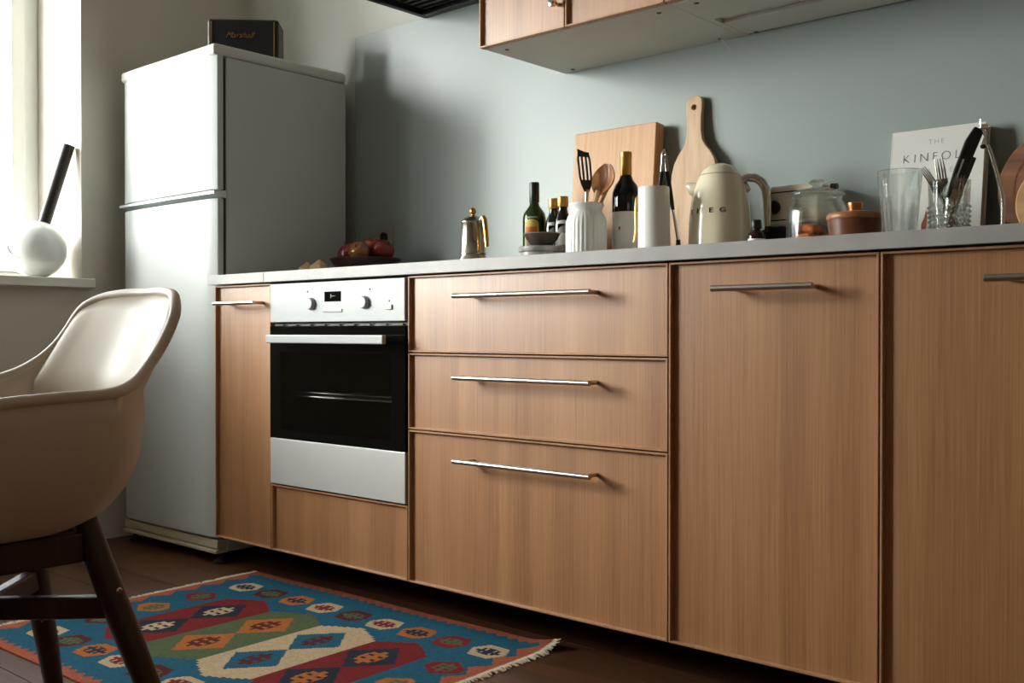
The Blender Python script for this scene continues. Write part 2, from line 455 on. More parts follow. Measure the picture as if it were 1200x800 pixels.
# ================================================================== FRIDGE
fg = thing('fridge', 'tall white two-door fridge freezer in the corner', 'fridge', (-0.33, 0.29, 0))
hx = 0.30
MB().box(-hx, hx, -0.226, 0.27, 0.038, 1.645).build('fridge_body', M['enamel'], fg, bevel=0.004)
capm = MB().box(-hx - 0.001, hx + 0.001, -0.271, 0.272, 1.647, 1.684)
capo = capm.build('top_cap', M['enamel_cap'], fg, bevel=0.010, seg=4)
MB().box(-hx + .004, hx - .004, -0.236, -0.225, 0.09, 1.64).build('door_seal', M['gasket'], fg)  # seal strip, its dark tone stands in for the shadow in the door gap
def curved_door(z0, z1, name):
    """door skin gently bowed across its width, with rounded upright edges"""
    n = 16; prof = []
    for i in range(n + 1):
        t = -1 + 2 * i / n
        x = t * hx
        y = -0.2715 + 0.005 * t * t + (0.010 * max(0, (abs(t) - 0.93) / 0.07) ** 2)
        prof.append((x, y))
    m = MB(); vs_ = []; k = len(prof)
    for z in (z0, z1):
        vs_ += [(x, y, z) for x, y in prof] + [(hx, -0.236, z), (-hx, -0.236, z)]
    k2 = k + 2; fs = [tuple(range(k2))[::-1], tuple(range(k2, 2 * k2))]
    for i in range(k2):
        j = (i + 1) % k2; fs.append((i, j, j + k2, i + k2))
    m.add(vs_, fs)
    return m.build(name, M['enamel'], fg, smooth=True, bevel=0.004, seg=3, angle=50)
du = curved_door(1.213, 1.642 + 0.012, 'freezer_door'); dl = curved_door(0.086, 1.186, 'fridge_door')
# grip strip between the doors
g = MB(); gp = []
for i in range(13):
    t = -1 + 2 * i / 12; gp.append((t * (hx + 0.004), -0.2745 + 0.005 * t * t))
vs_ = [(x, y - 0.006, 1.199) for x, y in gp] + [(x, y - 0.006, 1.207) for x, y in gp] + [(x, y + 0.04, 1.212) for x, y in gp] + [(x, y + 0.04, 1.188) for x, y in gp]
q = len(gp); fs = []
for a in range(4):
    b_ = (a + 1) % 4
    for i in range(q - 1): fs.append((a * q + i, a * q + i + 1, b_ * q + i + 1, b_ * q + i))
fs.append((0, q, 2 * q, 3 * q)); fs.append((q - 1, 2 * q - 1, 3 * q - 1, 4 * q - 1))
g.add(vs_, fs); g.build('door_grip_strip', M['chrome_grip'] if 'chrome_grip' in M else plain('silver_grip', lin(200, 206, 206), 0.3, metal=0.3, var=0.02), fg, smooth=True)
p = MB(); p.box(-hx + 0.002, hx - 0.002, -0.262, -0.225, 0.052, 0.080); p.box(-hx + 0.002, hx - 0.002, -0.268, -0.225, 0.036, 0.047); p.box(-hx + 0.006, hx - 0.006, -0.255, -0.225, 0.046, 0.053)
p.build('plinth', M['enamel_aged'], fg, bevel=0.002)
for xx in (-0.25, 0.25):
    for yy in (-0.235, 0.22):
        MB().lathe([(0, 0), (0.019, 0), (0.021, 0.006), (0.017, 0.012), (0.008, 0.016), (0.008, 0.039), (0, 0.039)], 18, (xx + (0.02 if xx > 0 else -.02), yy, 0)).build('foot', M['gasket'], fg, smooth=True)

# ================================================================== WALL UNITS
def screw_dots(root, pts, z):
    for x, y in pts:
        MB().lathe([(0, -0.0014), (0.006, -0.0012), (0.0065, 0.0006), (0, 0.0006)], 14, (x, y, z)).build('screw_cap', M['screw'], root)
M['screw'] = plain('dark_screw', lin(60, 48, 38), 0.5)
ZW = 1.53; WT_ = 2.23
def wall_carcass(root, x0, x1, stepped=False):
    t = 0.018; y0, y1 = 0.2525, 0.609; b = MB(); z0 = ZW + 0.002
    b.box(x0, x0 + t, y0, y1, z0, WT_); b.box(x1 - t, x1, y0, y1, z0, WT_); b.box(x0 + t, x1 - t, y0, y1, WT_ - t, WT_); b.box(x0 + t, x1 - t, y1 - 0.01, y1, z0 + t, WT_ - t)
    if not stepped: b.box(x0 + t, x1 - t, y0, y1 - .0, z0, z0 + t)
    b.build('body', M['carcass'], root)
    if stepped:
        MB().box(x0 + t + .0005, x1 - t - .0005, y0, 0.420, z0 - 0.003, z0 + t).build('bottom_board', M['carcass'], root, bevel=0.0015)
        MB().box(x0 + t + .0005, x1 - t - .0005, 0.4205, 0.474, z0 + 0.010, z0 + t).build('recessed_strip', M['carcass'], root)
        MB().box(x0 + t + .0005, x1 - t - .0005, 0.4745, y1 - .011, z0, z0 + t).build('bottom_board', M['carcass'], root, bevel=0.0015)
X0 = 0.9387
c = thing('wall_cabinet', 'oak wall cabinet with two doors next to the black hood', 'cabinet', group='wall cabinets')
wall_carcass(c, X0 + 0.003, X0 + 0.5995)
d = rimmed_front('door', c, X0, X0 + 0.30, ZW, WT_, y=0.23)
k = MB().lathe([(0, 0), (0.005, 0), (0.005, 0.016), (0.010, 0.019), (0.011, 0.027), (0.0095, 0.033), (0, 0.034)], 20)
k.xf(Matrix.Translation((X0 + 0.272, 0.2412, ZW + 0.066)) @ Matrix.Rotation(PI / 2, 4, 'X')); k.build('knob', M['chrome'], d, smooth=True)
rimmed_front('door', c, X0 + 0.30, X0 + 0.60, ZW, WT_, y=0.23)
screw_dots(c, [(0.9872, 0.2923), (0.9906, 0.581), (1.4834, 0.2929), (1.4828, 0.5875)], ZW + 0.002)
c = thing('wall_cabinet', 'wall cabinet with stepped pale underside above kettle and glass jar', 'cabinet', group='wall cabinets')
wall_carcass(c, X0 + 0.6005, X0 + 1.3995, True)
d = rimmed_front('door', c, X0 + 0.60, X0 + 1.00, ZW, WT_, y=0.23); d = rimmed_front('door', c, X0 + 1.00, X0 + 1.40, ZW, WT_, y=0.23)
screw_dots(c, [(1.5969, 0.2799)], ZW - 0.001); screw_dots(c, [(1.5844, 0.594)], ZW + 0.002)
MB().tube([(1.503, 0.55, 1.531), (1.506, 0.552, 1.520), (1.514, 0.565, 1.505), (1.520, 0.572, 1.494)], 0.0016, 8).build('loose_cable', M['carcass'], c, smooth=True)

# range hood
hd = thing('range_hood', 'black extractor hood over the oven at the top edge', 'range hood', (0.63, 0.375, 1.82))
b = MB(); hx_, hy_ = 0.30, 0.233
b.box(-hx_, -hx_ + 0.022, -hy_, hy_, 0, 0.10); b.box(hx_ - 0.022, hx_, -hy_, hy_, 0, 0.10); b.box(-hx_ + 0.022, hx_ - 0.022, -hy_, -hy_ + 0.03, 0, 0.10); b.box(-hx_ + 0.022, hx_ - 0.022, hy_ - 0.03, hy_, 0, 0.10); b.box(-hx_, hx_, -hy_, hy_, 0.1, 0.12)
M['hood'] = plain('black_hood_metal', lin(26, 25, 24), 0.35, metal=0.3)
b.build('hood_body', M['hood'], hd, bevel=0.002)
M['filter'] = plain('hood_filter_mesh', lin(70, 66, 60), 0.45, metal=0.8, var=0.2, vscale=200)
for s in (-1, 1):
    a, c_ = sorted((s * 0.004, s * (hx_ - 0.026)))
    f_ = MB()
    f_.box(a, c_, -hy_ + 0.034, hy_ - 0.034, 0.018, 0.024)
    fo = f_.build('filter', M['filter'], hd)
    sl = MB()
    for i in range(13):
        yy = -hy_ + 0.05 + i * 0.0305; sl.box(a + 0.012, c_ - 0.012, yy, yy + 0.008, 0.013, 0.018)
    sl.build('filter_slats', M['hood'], fo)
MB().box(-0.13, 0.13, -0.03, 0.22, 0.1205, 0.86).build('chimney', M['hood'], hd, bevel=0.002)

# electric outlet on the panel, in the fridge's shadow
t = thing('wall_outlet', 'dark square power outlet on the panel behind the fruit bowl', 'outlet', (0.128, 0.6098, 1.085))
M['outlet'] = plain('outlet_plastic', lin(150, 146, 138), 0.4)
MB().box(-0.042, 0.042, -0.009, 0, -0.042, 0.042).build('cover_plate', M['outlet'], t, bevel=0.003)
k = MB().lathe([(0.021, 0), (0.021, 0.002), (0.019, 0.002), (0.018, -0.0), (0, 0.0)], 24); k.xf(Matrix.Translation((0, -0.0092, 0)) @ Matrix.Rotation(PI / 2, 4, 'X')); k.build('socket', M['plastic_black'], t, smooth=True)

#@@PART2

# ================================================================== THINGS ON THE WORKTOP
WT = 0.9332
def Q(f, n): return [f(i / (n - 1)) for i in range(n)]
M['garlic'] = plain('garlic_skin', lin(206, 168, 122), 0.6, var=0.15, vscale=40)
M['apple'] = plain('apple_red', lin(118, 26, 20), 0.25, var=0.3, vscale=22, coat=0.3)
M['apple_o'] = plain('apple_orange', lin(150, 54, 26), 0.25, var=0.25, vscale=22, coat=0.3)
M['apple_y'] = plain('apple_yellow', lin(132, 84, 32), 0.15, var=0.4, vscale=18, coat=0.5)
M['stem'] = plain('brown_stem', lin(62, 42, 26), 0.8)
M['bowl_dark'] = plain('dark_stoneware', lin(52, 34, 32), 0.3, var=0.1)

# garlic bulbs
def garlic(x, y, s, label):
    t = thing('garlic_bulb', label, 'garlic', (x, y, WT), random.random() * 6, 'garlic bulbs by the fridge')
    m = MB().lathe([(0, 0), (.010, .0), (.019, .006), (.0225, .015), (.019, .026), (.010, .0325), (.005, .0365), (.0035, .039), (0, .0395)], 40,
                   rfun=lambda r, a, z: r * (1 + 0.07 * abs(math.cos(4 * a))))
    m.v = [(a * s, b * s, c * s) for a, b, c in m.v]
    m.build('bulb', M['garlic'], t, smooth=True)
    MB().lathe([(0, -.0005), (.006, -.0004), (.006, .0006), (0, .0008)], 12).build('root_plate', M['stem'], t)
garlic(0.098, 0.290, 1.35, 'pale garlic bulb lying nearest the fridge')
garlic(0.176, 0.280, 1.45, 'slightly larger pale garlic bulb next to the fruit bowl')

# fruit bowl and fruit
BX, BY = 0.235, 0.425
t = thing('fruit_bowl', 'dark shiny fruit bowl in the shadow beside the fridge', 'bowl', (BX, BY, WT))
MB().lathe([(0, 0), (.05, 0), (.052, .006), (.075, .018), (.105, .042), (.118, .062), (.115, .063), (.100, .045), (.07, .024), (.04, .012), (0, .011)], 48).build('bowl_body', M['bowl_dark'], t, smooth=True)
MB().lathe([(.1145, .0625), (.1165, .0655), (.1185, .0625)], 48).build('rim', M['bowl_dark'], t, smooth=True)
def fruit(x, y, z, r, mat, label, tilt=(0.2, 0.1)):
    t = thing('apple', label, 'apple', (x, y, z), 0, 'fruit in the dark bowl')
    R_ = Matrix.Rotation(tilt[0], 4, 'X') @ Matrix.Rotation(tilt[1], 4, 'Y')
    pr_ = []
    for i in range(21):
        th = PI * i / 20; rr = r * math.sin(th) * (1 + 0.08 * math.cos(th)); zz = -r * 0.92 * math.cos(th)
        if th > PI * 0.75: zz -= r * 0.28 * ((th / PI - 0.75) / 0.25) ** 2
        if th < PI * 0.15: zz += r * 0.10 * (1 - th / PI / 0.15) ** 2
        pr_.append((rr if 0 < i < 20 else 0, zz))
    MB().lathe(pr_, 32).xf(R_).build('flesh', mat, t, smooth=True)
    MB().tube([(0, 0, r * 0.6), (0.001, 0, r * 0.85), (0.004, 0, r * 1.02)], 0.0014, 6).xf(R_).build('stem', M['stem'], t)
fruit(BX - 0.058, BY - 0.018, WT + 0.082, 0.043, M['apple'], 'large red apple at the fridge side of the fruit bowl', (0.35, -0.3))
fruit(BX + 0.022, BY - 0.045, WT + 0.086, 0.036, M['apple_y'], 'shiny yellow and red apple at the front of the bowl', (0.9, 0.2))
fruit(BX - 0.002, BY + 0.030, WT + 0.104, 0.036, M['apple_o'], 'orange-red apple on top at the back of the bowl', (0.2, 0.3))
fruit(BX + 0.060, BY + 0.022, WT + 0.092, 0.040, M['apple'], 'dark red apple at the right of the fruit bowl', (0.2, 0.5))

# moka pot
M['moka'] = plain('moka_steel', lin(176, 170, 160), 0.24, metal=1.0, var=0.04)
M['brass'] = plain('brass', lin(196, 146, 74), 0.25, metal=1.0, var=0.08)
t = thing('moka_pot', 'steel moka pot with brass handle and knob', 'coffee pot', (0.885, 0.263, WT), math.radians(-10))
MB().lathe([(0, 0), (.041, 0), (.044, .004), (.0445, .012), (.041, .026), (.036, .033), (.0355, .036)], 40).build('boiler', M['moka'], t, smooth=True)
MB().lathe([(.0355, .036), (.037, .038), (.037, .041), (.0355, .043), (.033, .09), (.031, .124), (.0325, .127), (.030, .127), (.029, .124), (.029, .05), (0, .05)], 40).build('body', M['moka'], t, smooth=True)
l_ = MB().lathe([(.0345, .127), (.0345, .129), (.030, .134), (.018, .143), (.007, .147), (0, .147)], 40).build('lid', M['moka'], t, smooth=True)
MB().lathe([(.004, .146), (.005, .150), (.0085, .154), (.0095, .159), (.0075, .165), (.003, .1685), (0, .169)], 24).build('knob', M['brass'], l_, smooth=True)
h = MB().tube([(.030, 0, .126), (.040, 0, .134), (.047, 0, .1335)], .0045, 10); h.build('bracket', M['moka'], t, smooth=True)
MB().tube([(.046, 0, .138), (.053, 0, .130), (.058, 0, .105), (.0625, 0, .075), (.064, 0, .055)], [.0085, .009, .008, .0075, .0065], 16, flat=0.8).build('handle', M['brass'], t, smooth=True)
MB().tube([(-.030, 0, .10), (-.040, 0, .118), (-.045, 0, .128)], [.012, .009, .005], 12).build('spout', M['moka'], t, smooth=True)

# bottles
M['green_glass'] = plain('green_bottle_glass', lin(38, 62, 14), 0.06, trans=0.55, ior=1.5, var=0.02)
M['dark_glass'] = plain('dark_bottle_glass', lin(10, 9, 8), 0.06, var=0.0, spec=0.6)
M['gold'] = plain('gold_foil', lin(202, 156, 84), 0.32, metal=0.85, var=0.06, vscale=40)
M['paper'] = plain('white_label', lin(226, 224, 220), 0.6, var=0.02)
M['paper_y'] = plain('yellow_label', lin(206, 178, 92), 0.55, var=0.05)
M['orange_print'] = plain('orange_print', lin(206, 112, 36), 0.55, var=0.08)
M['grey_print'] = plain('grey_print', lin(150, 150, 142), 0.55, var=0.2, vscale=120)
M['red_print'] = plain('red_print', lin(190, 44, 56), 0.55)
def wrap(root, name, mat, r, z0, z1, a0, a1, top=None, n=20, off=0.0004):
    """paper label wrapped on a cylinder; top(u) gives an extra height along it"""
    vs_ = []; fs = []
    for i in range(n + 1):
        u = i / n; a = a0 + (a1 - a0) * u
        zt_ = z1 + (top(u) if top else 0)
        for rr in (r + off, r + off + 0.0003):
            vs_.append((rr * math.cos(a), rr * math.sin(a), z0)); vs_.append((rr * math.cos(a), rr * math.sin(a), zt_))
    for i in range(n):
        k = i * 4; j = k + 4
        fs += [(k + 2, j + 2, j + 3, k + 3), (k, k + 1, j + 1, j), (k + 1, k + 3, j + 3, j + 1), (k, j, j + 2, k + 2)]
    fs += [(0, 2, 3, 1), (n * 4, n * 4 + 1, n * 4 + 3, n * 4 + 2)]
    return MB().add(vs_, fs).build(name, mat, root, smooth=True)
VA = math.radians(-48.5)      # direction from the worktop towards the viewer
arch = lambda h: (lambda u: h * math.sqrt(max(0, 1 - (2 * u - 1) ** 2)))
# olive oil bottle (square shouldered, green)
t = thing('oil_bottle', 'green glass olive oil bottle with dark cap and orange label', 'bottle', (0.966, 0.434, WT), 0, 'bottles by the marble board')
MB().lathe([(0, 0), (.030, 0), (.033, .004), (.0335, .02), (.0335, .146), (.031, .160), (.022, .173), (.0145, .183), (.0125, .195), (.0125, .214), (0, .214)], 36).build('bottle_glass', M['green_glass'], t, smooth=True)
MB().lathe([(.0135, .192), (.0145, .194), (.0145, .246), (.013, .25), (0, .25)], 24).build('cap', plain('dark_green_cap', lin(24, 36, 26), 0.35), t, smooth=True)
l_ = wrap(t, 'label', M['paper_y'], .0335, .02, .128, VA - .95, VA + .35, arch(.014))
wrap(t, 'label_print', M['orange_print'],   .0339, .100, .120, VA - .80, VA + .2, off=.0006)
wrap(t, 'label_print', M['grey_print'], .0339, .032, .094, VA - .75, VA + .15, off=.0006)
wrap(t, 'shoulder_label', M['grey_print'], .0332, .1445, .1500, VA - .85, VA + .25, off=.0012)
def small_bottle(x, y, label, rz):
    t = thing('sauce_bottle', label, 'bottle', (x, y, WT), rz, 'bottles by the marble board')
    MB().lathe([(0, 0), (.022, 0), (.0245, .004), (.025, .015), (.025, .115), (.0225, .135), (.015, .152), (.0125, .162), (.0125, .172), (0, .172)], 32).build('bottle_glass', M['dark_glass'], t, smooth=True)
    MB().lathe([(.0145, .170), (.0155, .172), (.0155, .196), (.0145, .199), (0, .199)], 28, rfun=lambda r, a, z: r * (1 + .012 * math.cos(30 * a))).build('cap', M['gold'], t, smooth=True)
    wrap(t, 'label', M['grey_print'], .025, .018, .085, VA - rz - .8, VA - rz + .8, arch(.03))
    wrap(t, 'label_seal', M['paper'], .0253, .062, .074, VA - rz - .55, VA - rz + .55, arch(.022), off=.0008)
    wrap(t, 'neck_label', M['paper'], .0235, .121, .127, VA - rz - .7, VA - rz + .7, arch(.004), off=.0016)
small_bottle(1.028, 0.446, 'dark sauce bottle with gold cap next to the green oil bottle', 0)
small_bottle(1.079, 0.424, 'dark sauce bottle with gold cap closest to the white ribbed jar', 0)

# marble round with a small dark bowl on it
M['marble'] = plain('grey_marble', lin(140, 138, 134), 0.3, var=0.6, vscale=34)
t = thing('marble_box', 'round grey marble trinket box under the small brown bowl', 'marble box', (1.082, 0.327, WT))
MB().lathe([(0, 0), (.058, 0), (.060, .002), (.060, .036), (.057, .037), (0, .037)], 48).build('base', M['marble'], t, smooth=True)
MB().lathe([(0, .0375), (.062, .0375), (.0635, .040), (.0635, .049), (.061, .052), (0, .052)], 48).build('lid', M['marble'], t, smooth=True)
t = thing('pinch_bowl', 'small dark brown bowl with a notched rim on the marble box', 'bowl', (1.085, 0.325, WT + 0.0522))
MB().lathe([(0, 0), (.024, 0), (.030, .004), (.043, .020), (.050, .034), (.0475, .035), (.040, .022), (.026, .008), (0, .006)], 40).build('bowl_body', plain('brown_glaze', lin(70, 60, 56), 0.22, var=0.12, vscale=30), t, smooth=True)
MB().lathe([(.0478, .0345), (.049, .0365), (.0503, .0338)], 40).build('rim', plain('worn_brown_rim', lin(120, 104, 92), 0.35), t, smooth=True)

# white ribbed jar with utensils
M['ceramic'] = plain('white_ceramic', lin(228, 228, 224), 0.3, var=0.02, coat=0.2)
M['cream_ceramic'] = plain('white_glazed', lin(232, 230, 224), 0.28, var=0.02, coat=0.2)
JX, JY = 1.262, 0.292
t = thing('utensil_jar', 'white ribbed ceramic jar holding wooden spoon and spatula', 'jar', (JX, JY, WT))
def ribs(r, a, z):
    k = 1.0 if .008 < z < .105 and r > .049 else 0.0
    return r * (1 + k * 0.045 * (abs(math.sin(15 * a)) - 0.5))
MB().lathe([(0, 0), (.044, 0), (.050, .004), (.0522, .010), (.0525, .05), (.0525, .090), (.0520, .104), (.0485, .118), (.042, .128), (.0405, .134), (.0425, .140), (.0455, .146), (.0455, .150), (.0425, .151), (.039, .146), (.037, .134), (.045, .115), (.047, .09), (.047, .012), (0, .008)], 120, rfun=ribs).build('jar_body', M['ceramic'], t, smooth=True, angle=60)
MB().lathe([(.0425, .1505), (.0440, .1522), (.0458, .1500)], 60).build('lip', M['ceramic'], t, smooth=True)
M['spoon'] = wood('spoon_olive_wood', lin(140, 88, 48), lin(180, 122, 74), lin(208, 158, 108), fine=60, broad=22, stretch=0.10, rough=0.45)
M['spoon_l'] = wood('pale_beech', lin(186, 142, 96), lin(206, 164, 116), lin(222, 184, 138), fine=80, broad=14, stretch=0.05, rough=0.5)
Rv = Vector((0.7496, 0.662, 0)); Fv = Vector((-0.662, 0.7496, 0)); Uv = Vector((0, 0, 1))   # right / away / up as seen from the room
def loc3(base, r, f, u): return tuple(Vector(base) + Rv * r + Fv * f + Uv * u)
def spoon_bowl(base, tip, w, thick, n=14, concave=0.006):
    """oval spoon head between two points, hollowed towards the viewer"""
    a = Vector(base); b_ = Vector(tip); ax = (b_ - a); L = ax.length; ax.normalize()
    toward = Vector((0.05, 0.998, 0)); side = ax.cross(toward).normalized(); back = side.cross(ax).normalized()
    if back.dot(toward) < 0: back = -back
    vs_ = []; fs = []; m_ = 10
    for lay in (0, 1):
        for i in range(n + 1):
            t_ = i / n; ww = w * math.sin(PI * (0.06 + 0.88 * t_)) ** 0.75
            for j in range(m_ + 1):
                u_ = -1 + 2 * j / m_
                dpt = (1 - u_ * u_) * math.sin(PI * t_) * concave * 2 + (thick if lay else 0)
                vs_.append(a + ax * (L * t_) + side * (ww * u_) + back * dpt)
    st = (n + 1) * (m_ + 1)
    for lay in (0, 1):
        for i in range(n):
            for j in range(m_):
                k = lay * st + i * (m_ + 1) + j
                q_ = (k, k + 1, k + m_ + 2, k + m_ + 1)
                fs.append(q_ if lay else q_[::-1])
    ed = [j for j in range(m_ + 1)] + [i * (m_ + 1) + m_ for i in range(1, n + 1)] + [n * (m_ + 1) + j for j in range(m_ - 1, -1, -1)] + [i * (m_ + 1) for i in range(n - 1, 0, -1)]
    for x_, y_ in zip(ed, ed[1:] + ed[:1]):
        fs.append((x_, y_, y_ + st, x_ + st))
    return MB().add(vs_, fs)
jb = (0, 0, 0)
t = thing('wooden_spoon', 'olive-wood spoon with a broad round head in the ribbed jar', 'spoon', (JX, JY, WT))
spoon_bowl(loc3(jb, .030, .012, .178), loc3(jb, .056, .018, .258), .036, .005).build('spoon_head', M['spoon'], t, smooth=True)
MB().tube([loc3(jb, -.018, -.005, .012), loc3(jb, .012, .006, .12), loc3(jb, .032, .013, .186)], [.0055, .006, .008], 10).build('spoon_handle', M['spoon_l'], t, smooth=True)
t = thing('wooden_utensil', 'pale wooden stick leaning right inside the ribbed jar', 'utensil', (JX, JY, WT))
MB().tube([loc3(jb, -.012, .02, .012), loc3(jb, .030, .024, .14), loc3(jb, .056, .028, .196)], [.0045, .0055, .006], 10).build('stick', M['spoon_l'], t, smooth=True)
MB().tube([loc3(jb, .056, .028, .196), loc3(jb, .058, .0283, .2005), loc3(jb, .0592, .0285, .203)], [.006, .0052, .0025], 10).build('rounded_tip', M['spoon_l'], t, smooth=True)
t = thing('slotted_spatula', 'black slotted spatula standing in the ribbed jar', 'spatula', (JX, JY, WT))
# blade: outer frame plus bars with slots between
A0 = Vector(loc3(jb, .003, .018, .185)); A1 = Vector(loc3(jb, -.008, .022, .295))
ax = (A1 - A0).normalized(); sd = (Rv * 0.75 + Fv * 0.6); sd = (sd - ax * sd.dot(ax)).normalized(); nn = ax.cross(sd)
def blade_pt(s_, u_, d_): return A0 + ax * (s_ * 0.112) + sd * u_ + nn * d_
bl = MB()
prof = [(0, .008), (.15, .017), (.35, .023), (.75, .024), (.9, .020)]
def strip(u0f, u1f, s0, s1, n=8):
    vs_ = []; fs = []
    for i in range(n + 1):
        s_ = s0 + (s1 - s0) * i / n
        w = next((a[1] + (b[1] - a[1]) * (s_ - a[0]) / (b[0] - a[0]) for a, b in zip(prof, prof[1:]) if a[0] <= s_ <= b[0]), .020)
        top = 0.012 * max(0, (s_ - .8) / .2)
        for u_ in (u0f, u1f):
            for d_ in (-.0011, .0011):
                vs_.append(blade_pt(s_ - (0.10 * (u_ + 1) / 2 if s_ > .95 else 0), w * u_, d_))
    for i in range(n):
        k = i * 4; j = k + 4
        fs += [(k, k + 2, j + 2, j), (k + 1, j + 1, j + 3, k + 3), (k, j, j + 1, k + 1), (k + 2, k + 3, j + 3, j + 2)]
    fs += [(0, 1, 3, 2), (n * 4, n * 4 + 2, n * 4 + 3, n * 4 + 1)]
    bl.add(vs_, fs)
strip(-1, 1, 0, .28); strip(-1, 1, .82, 1.0)
for u0, u1 in ((-1, -.72), (-.45, -.15), (.15, .45), (.72, 1)): strip(u0, u1, .28, .82)
bl.build('blade', M['plastic_black'], t)
MB().tube([loc3(jb, -.008, .0, .012), loc3(jb, -.002, .010, .12), loc3(jb, .003, .018, .19)], [.004, .0045, .0055], 10).build('handle', M['steel'], t, smooth=True)

# wine bottle
t = thing('wine_bottle', 'dark wine bottle with gold capsule and plain white label', 'bottle', (1.321, 0.385, WT))
MB().lathe([(0, .006), (.02, .003), (.033, 0), (.0365, .004), (.0368, .02), (.0368, .170), (.0355, .185), (.029, .203), (.019, .216), (.0150, .228), (.0143, .245), (.0143, .286), (0, .286)], 44).build('bottle_glass', M['dark_glass'], t, smooth=True)
MB().lathe([(.0150, .229), (.0152, .232), (.0149, .275), (.0158, .278), (.0158, .287), (.0150, .290), (0, .2905)], 32).build('capsule', M['gold'], t, smooth=True)
wrap(t, 'label', M['paper'], .0368, .022, .132, VA - 1.35, VA + 1.3)
wrap(t, 'label_mark', M['red_print'], .0371, .085, .093, VA - .62, VA - .50, off=.0008)
wrap(t, 'label_mark', M['red_print'], .0371, .080, .0846, VA - .575, VA - .545, off=.0008)

# tall white cup with a slim gold handle
t = thing('white_tumbler', 'tall plain white cup with slim gold handle', 'cup', (1.468, 0.294, WT))
MB().lathe([(0, 0), (.035, 0), (.0375, .003), (.0385, .02), (.0385, .170), (.0375, .175), (.0355, .1755), (.0345, .17), (.0345, .01), (0, .008)], 48).build('cup_body', M['cream_ceramic'], t, smooth=True)
hb = (0, 0, 0)
MB().tube([loc3(hb, -.034, .012, .158), loc3(hb, -.041, .014, .150), loc3(hb, -.0425, .015, .115), loc3(hb, -.041, .015, .075), loc3(hb, -.044, .015, .052), loc3(hb, -.0465, .015, .042)], [.003, .0035, .0035, .0035, .0035, .003], 10).build('handle', M['gold'], t, smooth=True)

# chopping boards
M['board'] = wood('beech_board', lin(176, 128, 86), lin(198, 150, 106), lin(214, 170, 126), fine=110, broad=10, stretch=0.03, rough=0.5)
M['board2'] = wood('ash_board', lin(150, 112, 80), lin(194, 158, 124), lin(212, 182, 150), fine=70, broad=16, stretch=0.09, rough=0.55)
t = thing('chopping_board', 'thick rectangular wooden chopping board leaning against the panel', 'chopping board', (1.1565, 0.528, WT))
t.rotation_euler = (math.radians(-4.9), 0, 0)
MB().box(-0.142, 0.142, 0, 0.040, 0.0, 0.402).build('board_slab', M['board'], t, bevel=0.003)
MB().box(-0.1415, 0.1415, 0.0402, 0.0412, 0.05, 0.06).build('juice_groove', M['board'], t)
t = thing('paddle_board', 'wooden paddle board with long handle and hanging hole', 'chopping board', (1.421, 0.5535, WT + 0.0026))
t.rotation_euler = (math.radians(-4.6), math.radians(-2.6), 0)
half = [(0.050, 0.0), (0.066, 0.006), (0.073, 0.05), (0.075, 0.14), (0.0745, 0.21), (0.071, 0.25), (0.063, 0.280), (0.050, 0.302), (0.036, 0.318), (0.0265, 0.336), (0.0225, 0.36), (0.0225, 0.40), (0.025, 0.425), (0.0255, 0.44), (0.022, 0.452), (0.012, 0.459)]
outl = half + [(-x, z) for x, z in reversed(half)]
bmb = bmesh.new()
hole = [(0.0065 * math.cos(2 * PI * i / 16), 0.428 + 0.0065 * math.sin(2 * PI * i / 16)) for i in range(16)]
vo = [bmb.verts.new((x, 0, z)) for x, z in outl]; vh = [bmb.verts.new((x, 0, z)) for x, z in hole]
eo = [bmb.edges.new((vo[i], vo[(i + 1) % len(vo)])) for i in range(len(vo))]; eh = [bmb.edges.new((vh[i], vh[(i + 1) % 16])) for i in range(16)]
bmesh.ops.triangle_fill(bmb, edges=eo + eh, use_beauty=True)
geo = bmesh.ops.extrude_face_region(bmb, geom=bmb.faces[:])
bmesh.ops.translate(bmb, verts=[v for v in geo['geom'] if isinstance(v, bmesh.types.BMVert)], vec=(0, 0.016, 0))
bmesh.ops.recalc_face_normals(bmb, faces=bmb.faces)
me = bpy.data.meshes.new('board_slab'); bmb.to_mesh(me); bmb.free(); me.materials.append(M['board2'])
o = bpy.data.objects.new('board_slab', me); COL.objects.link(o); o.parent = t
md = o.modifiers.new('bevel', 'BEVEL'); md.width = 0.0025; md.segments = 2; md.limit_method = 'ANGLE'
k = MB().lathe([(.0066, .0), (.0078, .0), (.0078, .0006), (.0066, .0006)], 20); k.xf(Matrix.Translation((0, 0, 0.428)) @ Matrix.Rotation(PI / 2, 4, 'X')); k.build('burnt_hole_edge', M['stem'], t)

